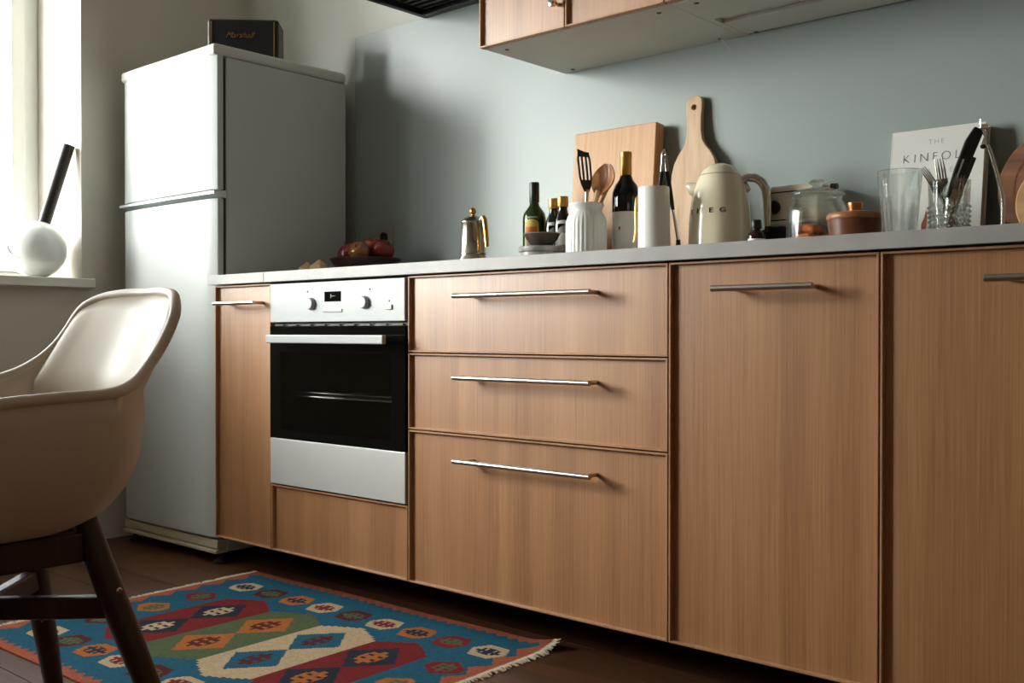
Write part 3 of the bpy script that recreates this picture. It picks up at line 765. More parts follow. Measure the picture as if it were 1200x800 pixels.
# tongs leaning on the boards
t = thing('tongs', 'steel tongs with black grips leaning between the two boards', 'tongs', (1.415, 0.465, WT))
tb = (0, 0, 0)
hinge = (-.022, .012, .285)
for s, foot_r in ((-1, -.040), (1, .012)):
    P = [loc3(tb, hinge[0] + s * .004, hinge[1], hinge[2]), loc3(tb, hinge[0] + s * .007, .008, .240), loc3(tb, hinge[0] + s * .013 + (0.004 if s > 0 else -.003), .002, .165), loc3(tb, foot_r + (.0 if s > 0 else 0), -.008, .06), loc3(tb, foot_r, -.012, .004)]
    a_ = MB().tube([P[0], P[1]], [.0045, .005], 10, flat=.6).build('arm', M['chrome'], t, smooth=True)
    MB().tube([P[1], tuple((Vector(P[1]) + Vector(P[2])) / 2), P[2], tuple(Vector(P[2]).lerp(Vector(P[3]), .25))], [.0062, .0068, .0068, .005], 12, flat=.7).build('grip', M['plastic_black'], t, smooth=True)
    MB().tube([tuple(Vector(P[2]).lerp(Vector(P[3]), .25)), tuple(Vector(P[2]).lerp(Vector(P[3]), .7)), P[3]], [.004, .0045, .005], 10, flat=.6).build('arm', M['chrome'], t, smooth=True)
    MB().tube([P[3], P[4]], [.0065, .0075], 12, flat=.6).build('tip', M['plastic_black'], t, smooth=True)
MB().tube([loc3(tb, hinge[0] - .007, hinge[1], .288), loc3(tb, hinge[0], hinge[1], .300), loc3(tb, hinge[0] + .007, hinge[1], .288)], .003, 8).build('hinge_loop', M['chrome'], t, smooth=True)

# kettle
KX, KY = 1.585, 0.410
M['cream'] = plain('cream_enamel', lin(232, 221, 194), 0.18, coat=0.5, var=0.01)
t = thing('kettle', 'cream electric kettle with chrome handle and brand letters', 'kettle', (KX, KY, WT))
kprof = [(.0755, .012), (.0765, .03), (.0765, .06), (.0750, .095), (.0715, .13), (.0660, .160), (.0585, .186), (.0500, .2045)]
MB().lathe([(0, 0.010)] + kprof + [(.0480, .2055), (0, .2055)], 56).build('kettle_body', M['cream'], t, smooth=True)
MB().lathe([(0, 0), (.074, 0), (.077, .003), (.077, .009), (.0745, .0118), (0, .0118)], 48).build('power_base', M['chrome'], t, smooth=True)
MB().lathe([(.0490, .2062), (.0492, .2075), (.0440, .2175), (.0330, .2275), (.0180, .2335), (0, .2352)], 48).build('lid', M['cream'], t, smooth=True)
MB().lathe([(.0490, .2040), (.0506, .2048), (.0500, .2064), (.0470, .2064)], 48).build('lid_ring', M['chrome'], t, smooth=True)
hd_ = (Rv * 0.93 + Fv * -0.10 + Vector((0.10, -0.05, 0))).normalized()
def hp(r, z): return tuple(hd_ * r + Uv * z)
MB().tube([hp(.050, .191), hp(.066, .1985), hp(.084, .1975), hp(.100, .188), hp(.110, .170), hp(.1135, .145), hp(.1145, .11), hp(.1145, .078)], [.010, .0105, .011, .0115, .0115, .011, .0105, .0085], 18, flat=1.0).build('handle', M['chrome'], t, smooth=True)
MB().tube([hp(.1145, .079), hp(.112, .066), hp(.100, .062), hp(.074, .060)], [.0075, .0075, .007, .006], 12).build('handle_foot', M['plastic_black'], t, smooth=True)
MB().tube([hp(.048, .180), hp(.060, .176), hp(.071, .165)], [.008, .012, .006], 12).build('lid_button', M['chrome'], t, smooth=True)
MB().tube([tuple(-hd_ * .050 + Uv * .168), tuple(-hd_ * .066 + Uv * .176), tuple(-hd_ * .079 + Uv * .186)], [.022, .016, .007], 16).build('spout', M['cream'], t, smooth=True)
MB().tube([tuple(-hd_ * .076 + Uv * .1835), tuple(-hd_ * .080 + Uv * .1868)], [.0062, .005], 12).build('spout_opening', M['plastic_black'], t)
def kr(z):
    for (r0, z0), (r1, z1) in zip(kprof, kprof[1:]):
        if z0 <= z <= z1: return r0 + (r1 - r0) * (z - z0) / (z1 - z0)
    return kprof[-1][0]
M['letters'] = plain('chrome_letters', lin(96, 92, 84), 0.25, metal=0.8)
AT = math.radians(-85)       # the way the letters face
pos = [-.054, -.0225, .011, .040]
for ch, cx_ in zip('SMEG', pos):
    vs_, fs = text_mesh(ch, .0165, extrude=.0004, offset=.0002)
    vs_ = [(x * 1.45, y, z) for x, y, z in vs_]
    nv = []
    for x, y, z in vs_:
        zz = z + .108; rr = kr(zz) + .0006 - y; a = AT + (x + cx_) / .0755
        nv.append((rr * math.cos(a), rr * math.sin(a), zz))
    MB().add(nv, fs).build('letter', M['letters'], t)

# small brown bottle with a white label in front of the kettle handle
t = thing('medicine_bottle', 'small brown glass bottle with white label under the kettle handle', 'bottle', (1.724, 0.335, WT))
M['brown_glass'] = plain('brown_glass', lin(38, 20, 12), 0.08, spec=0.6, var=0.02)
MB().lathe([(0, 0), (.0185, 0), (.020, .003), (.020, .042), (.0175, .050), (.0105, .056), (.0095, .060), (.0095, .064), (0, .064)], 32).build('bottle_glass', M['brown_glass'], t, smooth=True)
MB().lathe([(.0115, .060), (.0120, .061), (.0120, .078), (.0108, .080), (0, .080)], 24).build('cap', M['plastic_black'], t, smooth=True)
wrap(t, 'label', M['paper'], .020, .004, .036, VA - 1.4, VA + 1.3)
wrap(t, 'label_line', M['grey_print'], .0203, .022, .0235, VA - .2, VA + .5, off=.0007)

# cream box appliance behind the kettle
t = thing('toaster', 'cream box-shaped toaster with dark lower part behind the kettle', 'toaster', (1.735, 0.545, WT))
M['toaster'] = plain('cream_toaster', lin(214, 204, 182), 0.35, var=0.02)
MB().box(-.072, .072, -.055, .055, .006, .078).build('base', M['plastic_black'], t, bevel=0.006)
MB().box(-.073, .073, -.056, .056, .0785, .178).build('body', M['toaster'], t, bevel=0.012, seg=4)
for zz in (.092, .160):
    MB().box(-.060, .060, -.0568, -.055, zz, zz + .003).build('front_line', M['plastic_black'], t)
k = MB().lathe([(0, 0), (.017, 0), (.018, .004), (.015, .012), (0, .013)], 28); k.xf(Matrix.Translation((-.045, -.056, .125)) @ Matrix.Rotation(PI / 2, 4, 'X')); k.build('dial', M['plastic_black'], t, smooth=True)
k = MB().tube([(.060, -.02, .168), (.086, -.02, .168)], .008, 14).build('lever', M['toaster'], t, smooth=True)
MB().tube([(.0862, -.02, .168), (.101, -.02, .168)], [.0085, .0075], 14).build('lever_tip', M['plastic_black'], t, smooth=True)

# glass cookie jar
M['glass'] = clear_glass('clear_glass', (0.975, 0.99, 0.985, 1))
GX, GY = 1.868, 0.345
t = thing('cookie_jar', 'clear glass storage jar with knobbed glass lid and cookies', 'jar', (GX, GY, WT))
MB().lathe([(0, 0), (.060, 0), (.0655, .004), (.067, .012), (.067, .085), (.0645, .098), (.056, .110), (.0535, .117), (.0555, .121), (.0525, .1215), (.0505, .117), (.053, .109), (.061, .097), (.0635, .084), (.0635, .014), (.060, .008), (0, .0065)], 56).build('jar_body', M['glass'], t, smooth=True)
l_ = MB().lathe([(0, .1222), (.057, .1222), (.0605, .1245), (.0605, .128), (.057, .131), (.036, .1385), (.014, .1425), (.0095, .145), (.0105, .148), (.017, .152), (.0175, .156), (.013, .1595), (0, .160)], 56).build('lid', M['glass'], t, smooth=True)
M['cookie'] = plain('baked_crust', lin(190, 98, 44), 0.75, var=0.35, vscale=60, bump=0.8, bscale=120)
def lump(x, y, z, r, sq, label):
    m_ = MB().lathe([(0 if i in (0, 12) else r * math.sin(PI * i / 12), -sq * r * math.cos(PI * i / 12)) for i in range(13)], 24, rfun=lambda rr, a, zz: rr * (1 + .10 * math.sin(3 * a + 1 + zz * 90) + .05 * math.sin(7 * a)))
    o = m_.build('cookie', M['cookie'], None, smooth=True, loc=(GX + x, GY + y, WT + z + .002))
    o.rotation_euler = (random.uniform(-.3, .3), random.uniform(-.3, .3), random.random() * 6)
    tag(o, label, 'cookie', 'cookies in the glass jar')
lump(-.012, -.018, .0225, .024, .62, 'golden brown cookie at the front of the glass jar')
lump(.030, .005, .020, .021, .6, 'golden brown cookie at the right inside the glass jar')
lump(-.018, .028, .0215, .022, .62, 'golden brown cookie at the back of the glass jar')
lump(-.010, .000, .0465, .021, .6, 'golden brown cookie on top of the pile in the jar')

# brown lidded pot
t = thing('lidded_pot', 'brown wooden lidded pot with copper knob beside the glass tumbler', 'pot', (2.000, 0.243, WT))
M['pot'] = wood('dark_pot_wood', lin(70, 38, 22), lin(104, 60, 38), lin(134, 84, 56), axis='x', fine=60, broad=12, stretch=0.15, rough=0.3)
M['pot_lid'] = wood('pot_lid_wood', lin(120, 70, 42), lin(156, 98, 62), lin(180, 122, 82), axis='x', fine=60, broad=12, stretch=0.15, rough=0.35)
M['copper'] = plain('copper', lin(196, 128, 84), 0.3, metal=0.9, var=0.08)
MB().lathe([(0, 0), (.046, 0), (.049, .003), (.054, .045), (.055, .053), (.051, .053), (.045, .008), (0, .006)], 48).build('pot_body', M['pot'], t, smooth=True)
l_ = MB().lathe([(0, .0535), (.056, .0535), (.0575, .056), (.0575, .061), (.054, .066), (.030, .070), (0, .071)], 48).build('lid', M['pot_lid'], t, smooth=True)
MB().lathe([(.010, .070), (.012, .0705), (.0155, .084), (.0155, .088), (.013, .0895), (0, .090)], 28).build('knob', M['copper'], l_, smooth=True)

# fluted glass tumbler
t = thing('drinking_glass', 'tall clear drinking glass with fluted lower half', 'glass', (2.114, 0.188, WT))
def flute(r, a, z):
    if z < .086 and r > .028: return r * (1 + .12 * (abs(math.cos(5 * a)) - .60) * min(1, (0.092 - z) / .012))
    return r
MB().lathe([(0, 0), (.029, 0), (.0305, .002), (.0340, .045), (.0365, .076), (.0375, .084), (.0385, .088), (.0405, .110), (.0425, .133), (.0430, .135), (.0415, .1355), (.0405, .133), (.0368, .092), (.0335, .075), (.028, .014), (.025, .010), (0, .009)], 88, rfun=flute).build('glass_body', M['glass'], t, smooth=True, angle=60)
MB().lathe([(.0416, .1352), (.0424, .1362), (.0430, .1350)], 60).build('rim', M['glass'], t, smooth=True)

# black sink surround
M['sinkblk'] = plain('black_sink', lin(14, 14, 14), 0.3)
t = thing('sink_surround', 'thin flat black sink surround let into the worktop', 'sink', (2.35, 0.33, WT))
MB().box(-.215, .26, -.215, .20, 0.0, .0035).build('rim_plate', M['sinkblk'], t, bevel=0.001)
MB().lathe([(.016, .0036), (.022, .0036), (.022, .0048), (.016, .0048)], 24, (.15, 0, 0)).build('overflow_ring', M['chrome'], t)

# book
M['book'] = plain('book_cover', lin(214, 212, 206), 0.55, var=0.02)
M['ink'] = plain('book_ink', lin(70, 66, 62), 0.6)
M['ink_l'] = plain('book_ink_grey', lin(140, 136, 130), 0.6)
M['pages'] = plain('book_pages', lin(222, 214, 196), 0.8, var=0.05, vscale=90)
BKX, BKW, BKH = 1.953, 0.206, 0.290
t = thing('cookbook', 'white hardcover cookbook leaning upright on the panel', 'book', (BKX, 0.525, WT))
t.rotation_euler = (math.radians(-9.0), 0, 0)
MB().box(0, BKW, 0, .003, 0, BKH).build('front_cover', M['book'], t, bevel=0.0008)
MB().box(.004, BKW - .004, .0032, .0298, .003, BKH - .003).build('page_block', M['pages'], t)
MB().box(0, BKW, .030, .033, 0, BKH).build('back_cover', M['book'], t, bevel=0.0008)
MB().box(-.003, -.0002, 0, .033, 0, BKH).build('spine', M['book'], t, bevel=0.001)
def cover_text(body, size, cx_, z, mat, spacing=1.0, off=-.0003, sx=1.0):
    vs_, fs = text_mesh(body, size, extrude=.0001, spacing=spacing, offset=off)
    MB().add([(x * sx + cx_, y - .0004, zz + z) for x, y, zz in vs_], fs).build('cover_lettering', mat, t)
cover_text('THE', .0165, .100, .2520, M['ink_l'], 1.35)
cover_text('KINFOLK', .0290, .103, .2125, M['ink'], 1.42, -.0006)
cover_text('TABLE', .0165, .103, .1830, M['ink_l'], 1.9)
MB().prism([(.078, .052), (.088, .05), (.0905, .07), (.0890, .092), (.0865, .098), (.083, .08), (.0775, .066)], -.0006, -.0001).build('cover_picture', plain('cover_picture_red', lin(150, 78, 62), 0.6, var=0.3, vscale=80), t)

# hobnail cutlery glass with cutlery
CX, CY = 2.166, 0.315
ZS = WT + 0.0037
t = thing('cutlery_glass', 'studded clear glass holding forks and a can opener', 'glass', (CX, CY, ZS))
MB().lathe([(0, 0), (.034, 0), (.0365, .003), (.0385, .06), (.0405, .118), (.0410, .122), (.0395, .1225), (.0385, .118), (.0350, .012), (.032, .008), (0, .007)], 56).build('glass_body', M['glass'], t, smooth=True)
st = MB()
for j in range(7):
    zz = .010 + j * .0098; r0 = .0367 + (zz / .06) * .0018
    n_ = 24
    for i in range(n_):
        a = 2 * PI * (i + (j % 2) * .5) / n_
        c_ = Vector((r0 * math.cos(a), r0 * math.sin(a), zz)); out = Vector((math.cos(a), math.sin(a), 0)); tg = Vector((-math.sin(a), math.cos(a), 0))
        k_ = .0040
        st.add([c_ + tg * k_, c_ + Uv * k_, c_ - tg * k_, c_ - Uv * k_, c_ + out * .0042, c_ - out * .0006], [(0, 1, 4), (1, 2, 4), (2, 3, 4), (3, 0, 4), (1, 0, 5), (2, 1, 5), (3, 2, 5), (0, 3, 5)])
so_ = st.build('glass_studs', M['glass'], t); so_['kind'] = 'stuff'
M['cutlery'] = plain('polished_cutlery', lin(150, 142, 130), 0.2, metal=1.0, var=0.05)
def fork(label, p0, p1, face=None, w=.0115, length=.19):
    """p0 (tip of the handle) -> p1 (tine ends) as (right, away, up) offsets"""
    t = thing('fork', label, 'fork', (CX, CY, ZS), 0, 'cutlery in the studded glass')
    a = Vector(loc3((0, 0, 0), *p0)); b_ = Vector(loc3((0, 0, 0), *p1)); ax = (b_ - a).normalized(); L = (b_ - a).length
    sd = (Rv if face is None else face); sd = (sd - ax * sd.dot(ax)).normalized(); nn = ax.cross(sd)
    P = lambda s_, u_, d_: a + ax * s_ + sd * u_ + nn * d_
    hl = L - .072
    MB().tube([P(0, 0, 0), P(hl * .5, 0, 0), P(hl, 0, 0)], [.0075, .0055, .0032], 12, flat=.3, up=sd).build('handle', M['cutlery'], t, smooth=True)
    hb_ = MB(); vs_ = []; fs = []
    sec = [(0, .0032), (.010, .006), (.020, w), (.030, w)]
    for s_, ww in sec:
        for u_, d_ in ((-ww, -.001), (ww, -.001), (ww, .001), (-ww, .001)):
            vs_.append(P(hl + s_, u_, d_ - .003 * math.sin(PI * s_ / .06)))
    for i in range(len(sec) - 1):
        for j in range(4):
            fs.append((i * 4 + j, i * 4 + (j + 1) % 4, i * 4 + 4 + (j + 1) % 4, i * 4 + 4 + j))
    fs += [(0, 3, 2, 1), (12, 13, 14, 15)]
    hb_.add(vs_, fs).build('fork_head', M['cutlery'], t, smooth=True)
    for u_ in (-.75, -.25, .25, .75):
        MB().tube([P(hl + .029, u_ * w, -.003), P(hl + .050, u_ * w, -.002), P(hl + .072, u_ * w * .95, .001)], [.0017, .0015, .0008], 8).build('tine', M['cutlery'], t, smooth=True)
fork('upright steel fork facing forward in the studded glass', (.006, .016, .012), (-.017, .012, .170))
fork('steel fork leaning far left out of the studded glass', (.024, -.006, .012), (-.053, .004, .150), face=(Rv * .9 + Fv * .4))
fork('steel fork behind the can opener in the studded glass', (-.006, -.014, .012), (.020, -.006, .142))
t = thing('can_opener', 'black-handled can opener with chrome head in the studded glass', 'can opener', (CX, CY, ZS))
z0 = (0, 0, 0)
def slab(name, pts, w, th, mat):
    v_ = [Vector(loc3(z0, *p)) for p in pts]; vs_ = []; fs = []
    for i, p in enumerate(v_):
        ax_ = (v_[min(i + 1, len(v_) - 1)] - v_[max(i - 1, 0)]).normalized(); sd_ = (Rv - ax_ * Rv.dot(ax_)).normalized(); n_ = ax_.cross(sd_)
        ww = w[i] if isinstance(w, list) else w
        for u_, d_ in ((-ww, -th), (ww, -th), (ww, th), (-ww, th)): vs_.append(p + sd_ * u_ + n_ * d_)
    for i in range(len(v_) - 1):
        for j in range(4): fs.append((i * 4 + j, i * 4 + (j + 1) % 4, i * 4 + 4 + (j + 1) % 4, i * 4 + 4 + j))
    e_ = (len(v_) - 1) * 4; fs += [(0, 3, 2, 1), (e_, e_ + 1, e_ + 2, e_ + 3)]
    return MB().add(vs_, fs).build(name, mat, t, bevel=0.002, smooth=True)
slab('grip', [(-.002, -.006, .085), (.020, -.002, .140), (.046, .003, .200), (.062, .006, .228)], [.007, .012, .013, .010], .005, M['plastic_black'])
slab('grip', [(.012, .010, .050), (.030, .012, .110), (.056, .014, .172)], [.004, .005, .004], .005, M['plastic_black'])
MB().tube([loc3(z0, -.010, -.010, .060), loc3(z0, .012, -.008, .130), loc3(z0, .026, -.006, .165)], .002, 8).build('steel_edge', M['chrome'], t, smooth=True)
MB().tube([loc3(z0, -.006, -.004, .012), loc3(z0, -.002, -.006, .088)], [.005, .006], 10, flat=.5).build('shank', M['chrome'], t, smooth=True)
MB().box(-.006, .010, -.004, .004, -.004, .006, Matrix.Translation(Vector(loc3(z0, .070, .007, .232))) @ Matrix.Rotation(math.radians(41), 4, 'Z')).build('head_plate', M['chrome'], t, bevel=0.001)
MB().tube([loc3(z0, .068, .004, .228), loc3(z0, .072, -.002, .212), loc3(z0, .066, -.004, .194)], [.0035, .003, .003], 10).build('turning_key', M['chrome'], t, smooth=True)
MB().lathe([(0, -.005), (.005, -.003), (.006, 0), (.005, .003), (0, .005)], 16, loc3(z0, .066, -.005, .191)).build('key_knob', M['plastic_black'], t, smooth=True)
MB().tube([loc3(z0, .066, .007, .236), loc3(z0, .066, .007, .248)], .0015, 8).build('pin', M['chrome'], t)

# slim chrome tap rod
t = thing('slim_tap', 'slim bent chrome tap rod at the right of the black surround', 'tap', (2.262, 0.335, ZS))
MB().lathe([(0, 0), (.014, 0), (.014, .003), (.008, .007), (.007, .012), (0, .012)], 24).build('tap_base', M['chrome'], t, smooth=True)
MB().tube([loc3(z0, 0, 0, .010), loc3(z0, .001, 0, .06), loc3(z0, 0, 0, .085), loc3(z0, -.010, 0, .125), loc3(z0, -.022, 0, .165), loc3(z0, -.030, -.002, .186)], [.005, .0048, .0046, .004, .0038, .003], 12).build('spout_rod', M['chrome'], t, smooth=True)
MB().tube([loc3(z0, -.010, -.006, .004), loc3(z0, -.024, -.010, .0045), loc3(z0, -.036, -.014, .006)], [.003, .0035, .0055], 12).build('tap_lever', M['chrome'], t, smooth=True)

# round boards leaning at the far right
M['board_dark'] = wood('walnut_round_board', lin(84, 50, 30), lin(120, 76, 48), lin(150, 104, 70), axis='x', fine=40, broad=14, stretch=0.2, rough=0.5)
M['board_pale'] = wood('pale_round_board', lin(140, 100, 60), lin(178, 134, 88), lin(196, 156, 108), axis='x', fine=50, broad=12, stretch=0.12, rough=0.5)
for nm, x, y, r_, mt, lb, tl in (('round_board', 2.315, 0.545, 0.130, M['board_dark'], 'dark round wooden board leaning at the right picture edge', -8), ('round_board', 2.325, 0.500, 0.090, M['board_pale'], 'pale round wooden board in front of the dark one', -8)):
    t = thing(nm, lb, 'chopping board', (x, y, ZS), 0, 'round boards by the tap')
    t.rotation_euler = (math.radians(tl), 0, 0)
    k = MB().lathe([(0, 0), (r_ - .003, 0), (r_, .003), (r_, .013), (r_ - .003, .016), (0, .016)], 64)
    k.xf(Matrix.Translation((0, .016, r_)) @ Matrix.Rotation(PI / 2, 4, 'X')); k.build('board_disc', mt, t, smooth=True)
    k = MB().lathe([(r_ * .72, -.0004), (r_ * .74, -.0006), (r_ * .76, -.0004), (r_ * .76, .0003), (r_ * .72, .0003)], 64); k.xf(Matrix.Translation((0, 0, r_)) @ Matrix.Rotation(-PI / 2, 4, 'X')); k.build('turned_ring', M['pot'], t)

# ================================================================== ON THE FRIDGE: speaker
t = thing('speaker', 'black loudspeaker with gold edge and script logo on the fridge', 'speaker', (-0.19, 0.235, 1.6843), math.radians(45))
M['vinyl'] = plain('black_vinyl', lin(20, 19, 18), 0.5, bump=0.3, bscale=300)
M['grille'] = plain('black_grille_cloth', lin(17, 16, 16), 0.9, bump=0.4, bscale=500)
MB().box(-.122, .122, .004, .125, .004, .156).build('cabinet', M['vinyl'], t, bevel=0.010, seg=3)
MB().box(-.113, .113, -.001, .0045, .012, .148).build('grille', M['grille'], t, bevel=0.001)
MB().box(.106, .109, -.0022, -.0008, .016, .144).build('gold_piping', M['gold'], t); MB().box(-.109, -.106, -.0022, -.0008, .016, .144).build('gold_piping', M['gold'], t)
vs_, fs = text_mesh('Marshall', .028, extrude=.0006, shear=.5, offset=-.0005)
MB().add([(x - .012, y - .0018, z + .089) for x, y, z in vs_], fs).build('script_logo', M['gold'], t)
for xx in (-.1, .1):
    for yy in (.02, .11):
        MB().lathe([(0, 0), (.008, 0), (.008, .0042), (0, .0042)], 12, (xx, yy, 0)).build('foot', M['plastic_black'], t)

# ================================================================== WINDOW SILL: globe lamp
t = thing('globe_lamp', 'white globe lamp with dark wooden stick leaning in the window reveal', 'lamp', (-0.790, -0.213, 0.9432))
M['opal'] = plain('opal_glass', lin(232, 234, 232), 0.12, sss=0.3, coat=0.3, var=0.01)
MB().lathe([(0 if i in (0, 24) else .101 * math.sin(PI * i / 24), .101 - .101 * math.cos(PI * i / 24)) for i in range(25)], 48).build('globe', M['opal'], t, smooth=True)
k = MB().lathe([(.060, -.004), (.063, 0), (.060, .004)], 40); k.xf(Matrix.Translation((0.03, -0.05, 0.115)) @ Matrix.Rotation(0.9, 4, 'Y') @ Matrix.Rotation(0.5, 4, 'X')); k.build('moulded_ring', M['opal'], t, smooth=True)
pa = Vector(loc3(z0, .018, .018, .190)); pb = Vector(loc3(z0, .094, .050, .478))
MB().tube([tuple(pa), tuple(pa.lerp(pb, .5)), tuple(pb)], [.0205, .0212, .0212], 28).build('stick', plain('dark_brown_stick', lin(44, 36, 32), 0.45), t, smooth=True)
MB().tube([tuple(pa.lerp(pb, -.03)), tuple(pa.lerp(pb, .01))], [.024, .022], 28).build('collar', M['plastic_black'], t, smooth=True)

# ================================================================== CHAIR
CHX, CHY = 1.13, -1.15
ch = thing('armchair', 'white shell armchair on dark wooden legs standing on the rug', 'chair', (CHX, CHY, 0))
rim_r = [(0, .270, .8245), (.055, .270, .825), (.114, .268, .824), (.164, .262, .818), (.198, .252, .804), (.215, .242, .785), (.222, .227, .757), (.228, .208, .729), (.240, .182, .702), (.260, .150, .679), (.283, .112, .664), (.295, .075, .658), (.301, .025, .657), (.300, -.030, .655), (.296, -.095, .650), (.289, -.165, .638), (.274, -.235, .606), (.245, -.285, .545), (.19, -.302, .485), (.11, -.300, .462), (0, -.298, .458)]
def catmull(P, n):
    out = []
    for i in range(len(P) - 1):
        p0 = Vector(P[max(i - 1, 0)]); p1 = Vector(P[i]); p2 = Vector(P[i + 1]); p3 = Vector(P[min(i + 2, len(P) - 1)])
        if i == 0: p0 = Vector((-P[1][0], P[1][1], P[1][2]))
        if i == len(P) - 2: p3 = Vector((-P[-2][0], P[-2][1], P[-2][2]))
        for k in range(n):
            t_ = k / n
            out.append(0.5 * ((2 * p1) + (-p0 + p2) * t_ + (2 * p0 - 5 * p1 + 4 * p2 - p3) * t_ ** 2 + (-p0 + 3 * p1 - 3 * p2 + p3) * t_ ** 3))
    out.append(Vector(P[-1])); return out
rim_r = [(x - .04 * min(1, x / .1), y + (.018 * max(0, 1 - (x / .2) ** 2) if y > .2 else 0), z) for x, y, z in rim_r]
rs = catmull(rim_r, 4)
rim_full = rs + [Vector((-p.x, p.y, p.z)) for p in reversed(rs[1:-1])]
NR = len(rim_full); NB = 5; NV = 18
cc = Vector((0, -.03, 0)); zb_ = .428
def waist(p):
    """where the raked back meets the bowl"""
    if p.z <= .66: return p.copy()
    k = p.z - .66
    w = Vector((p.x * (1 + .55 * k), p.y - k * .60 + .03 * max(0, 1 - (p.x / .17) ** 2) * min(1, k / .1), .66))
    return w
vs_ = []; fs = []
for j in range(NB):
    for p in rim_full:
        w = waist(p); t_ = j / NB
        q_ = p.lerp(w, t_); vs_.append(tuple(q_))
for j in range(NV + 1):
    t_ = j / NV * PI / 2
    hf = math.cos(t_) ** (2 / 3.6) if j < NV else 0.0
    vf = 1 - math.sin(t_) ** (2 / 2.7)
    bulge = 1 + 0.010 * math.sin(PI * min(1, (1 - vf) * 1.3))
    for p in rim_full:
        w = waist(p)
        vs_.append((cc.x + (w.x - cc.x) * hf * bulge, cc.y + (w.y - cc.y) * hf * bulge, zb_ + (w.z - zb_) * vf))
for j in range(NB + NV):
    for i in range(NR):
        k = (i + 1) % NR
        fs.append((j * NR + i, j * NR + k, (j + 1) * NR + k, (j + 1) * NR + i))
so = MB().add(vs_, fs)
sh_ = so.build('seat_shell', M['shell'], ch, smooth=True, solid=0.010, angle=180)
bm = bmesh.new(); bm.from_mesh(sh_.data); bmesh.ops.remove_doubles(bm, verts=bm.verts, dist=1e-5); bm.to_mesh(sh_.data); bm.free()
rl = [tuple(p) for p in rim_full] + [tuple(rim_full[0])]
MB().tube([tuple(p) for p in rl], .0095, 12, cap=False).build('rolled_edge', M['shell'], ch, smooth=True, angle=180)
# wooden underframe: apron under the shell, four splayed legs, crossed stretchers
for x0, x1, y0, y1 in ((-.130, .130, .105, .130), (-.130, .130, -.130, -.105), (-.130, -.105, -.105, .105), (.105, .130, -.105, .105)):
    MB().box(x0, x1, y0, y1, .380, .4285).build('apron', M['walnut'], ch, bevel=0.004)
for sx in (-1, 1):
    for sy in (-1, 1):
        lg = MB().tube([(sx * .115, sy * .115, .446), (sx * .128, sy * .128, .385), (sx * .147, sy * .147, .31), (sx * .188, sy * .188, .16), (sx * .226, sy * .226, .0085)], [.0185, .0215, .0225, .020, .015], 16)
        lo = lg.build('leg', M['walnut'], ch, smooth=True)
        MB().lathe([(0, .0055), (.014, .0055), (.015, .0075), (.015, .013), (0, .013)], 16, (sx * .226, sy * .226, .0)).build('glide', M['plastic_black'], lo)
        od = (Rv * 0.85 - Fv * 0.5).normalized()
        k = MB().lathe([(0, 0), (.0055, 0), (.0055, .0015), (.003, .003), (0, .003)], 14)
        k.xf(Matrix.Translation(Vector((sx * .142, sy * .142, .332)) + od * .0215) @ od.to_track_quat('Z', 'Y').to_matrix().to_4x4())
        k.build('screw', M['chrome'], lo)
for s_ in (-1, 1):
    MB().box(-.205, .205, -.012, .012, .283 + (.002 if s_ > 0 else 0), .321, Matrix.Rotation(s_ * PI / 4, 4, 'Z')).build('stretcher', M['walnut'], ch, bevel=0.004)

# ================================================================== RUG
RX0, RX1, RY0, RY1 = 0.165, 1.345, -0.80, 0.066
rc = ((RX0 + RX1) / 2, (RY0 + RY1) / 2)
rug = thing('rug', 'colourful flat-woven rug with blue border and patterned diamond bands', 'rug', (rc[0], rc[1], 0), math.radians(1.2))
CSZ = 0.005
NXr, NYr = int(round((RX1 - RX0) / CSZ)), int(round((RY1 - RY0) / CSZ))
LX, LY = NXr * CSZ, NYr * CSZ
c_or, c_bl, c_rd, c_gr, c_cr, c_nv, c_mr, c_og = [lin(*v)[:3] for v in ((170, 92, 66), (38, 94, 118), (124, 38, 40), (88, 100, 70), (196, 172, 138), (42, 48, 62), (92, 38, 38), (180, 106, 52))]
hex_cols = [(c_cr, c_nv), (c_mr, c_gr), (c_og, c_nv), (c_cr, c_rd), (c_mr, c_gr), (c_cr, c_rd), (c_og, c_nv), (c_rd, c_gr), (c_cr, c_nv)]
end_cols = [None, (c_rd, c_gr), (c_og, c_gr), (c_mr, c_gr), None]
bands = [(.375, .575, c_rd, c_nv, c_cr), (.575, .785, c_gr, c_og, c_mr), (.785, .990, c_cr, c_bl, c_mr), (.990, 1.170, c_rd, c_nv, c_og)]
def motif(u, v, a, b):
    """small crossed figure with hooked ends, stepped on the weave; u,v offsets, a,b half sizes"""
    x, y = abs(u) / a, abs(v) / b
    if x > .80 or y > .80: return False
    if y < .13 and x < .78: return True
    if x < .16 and y < .52: return True
    if abs(x - .42) < .12 and .1 < y < .48: return True
    if .44 < y < .58 and x < .34: return True
    return False
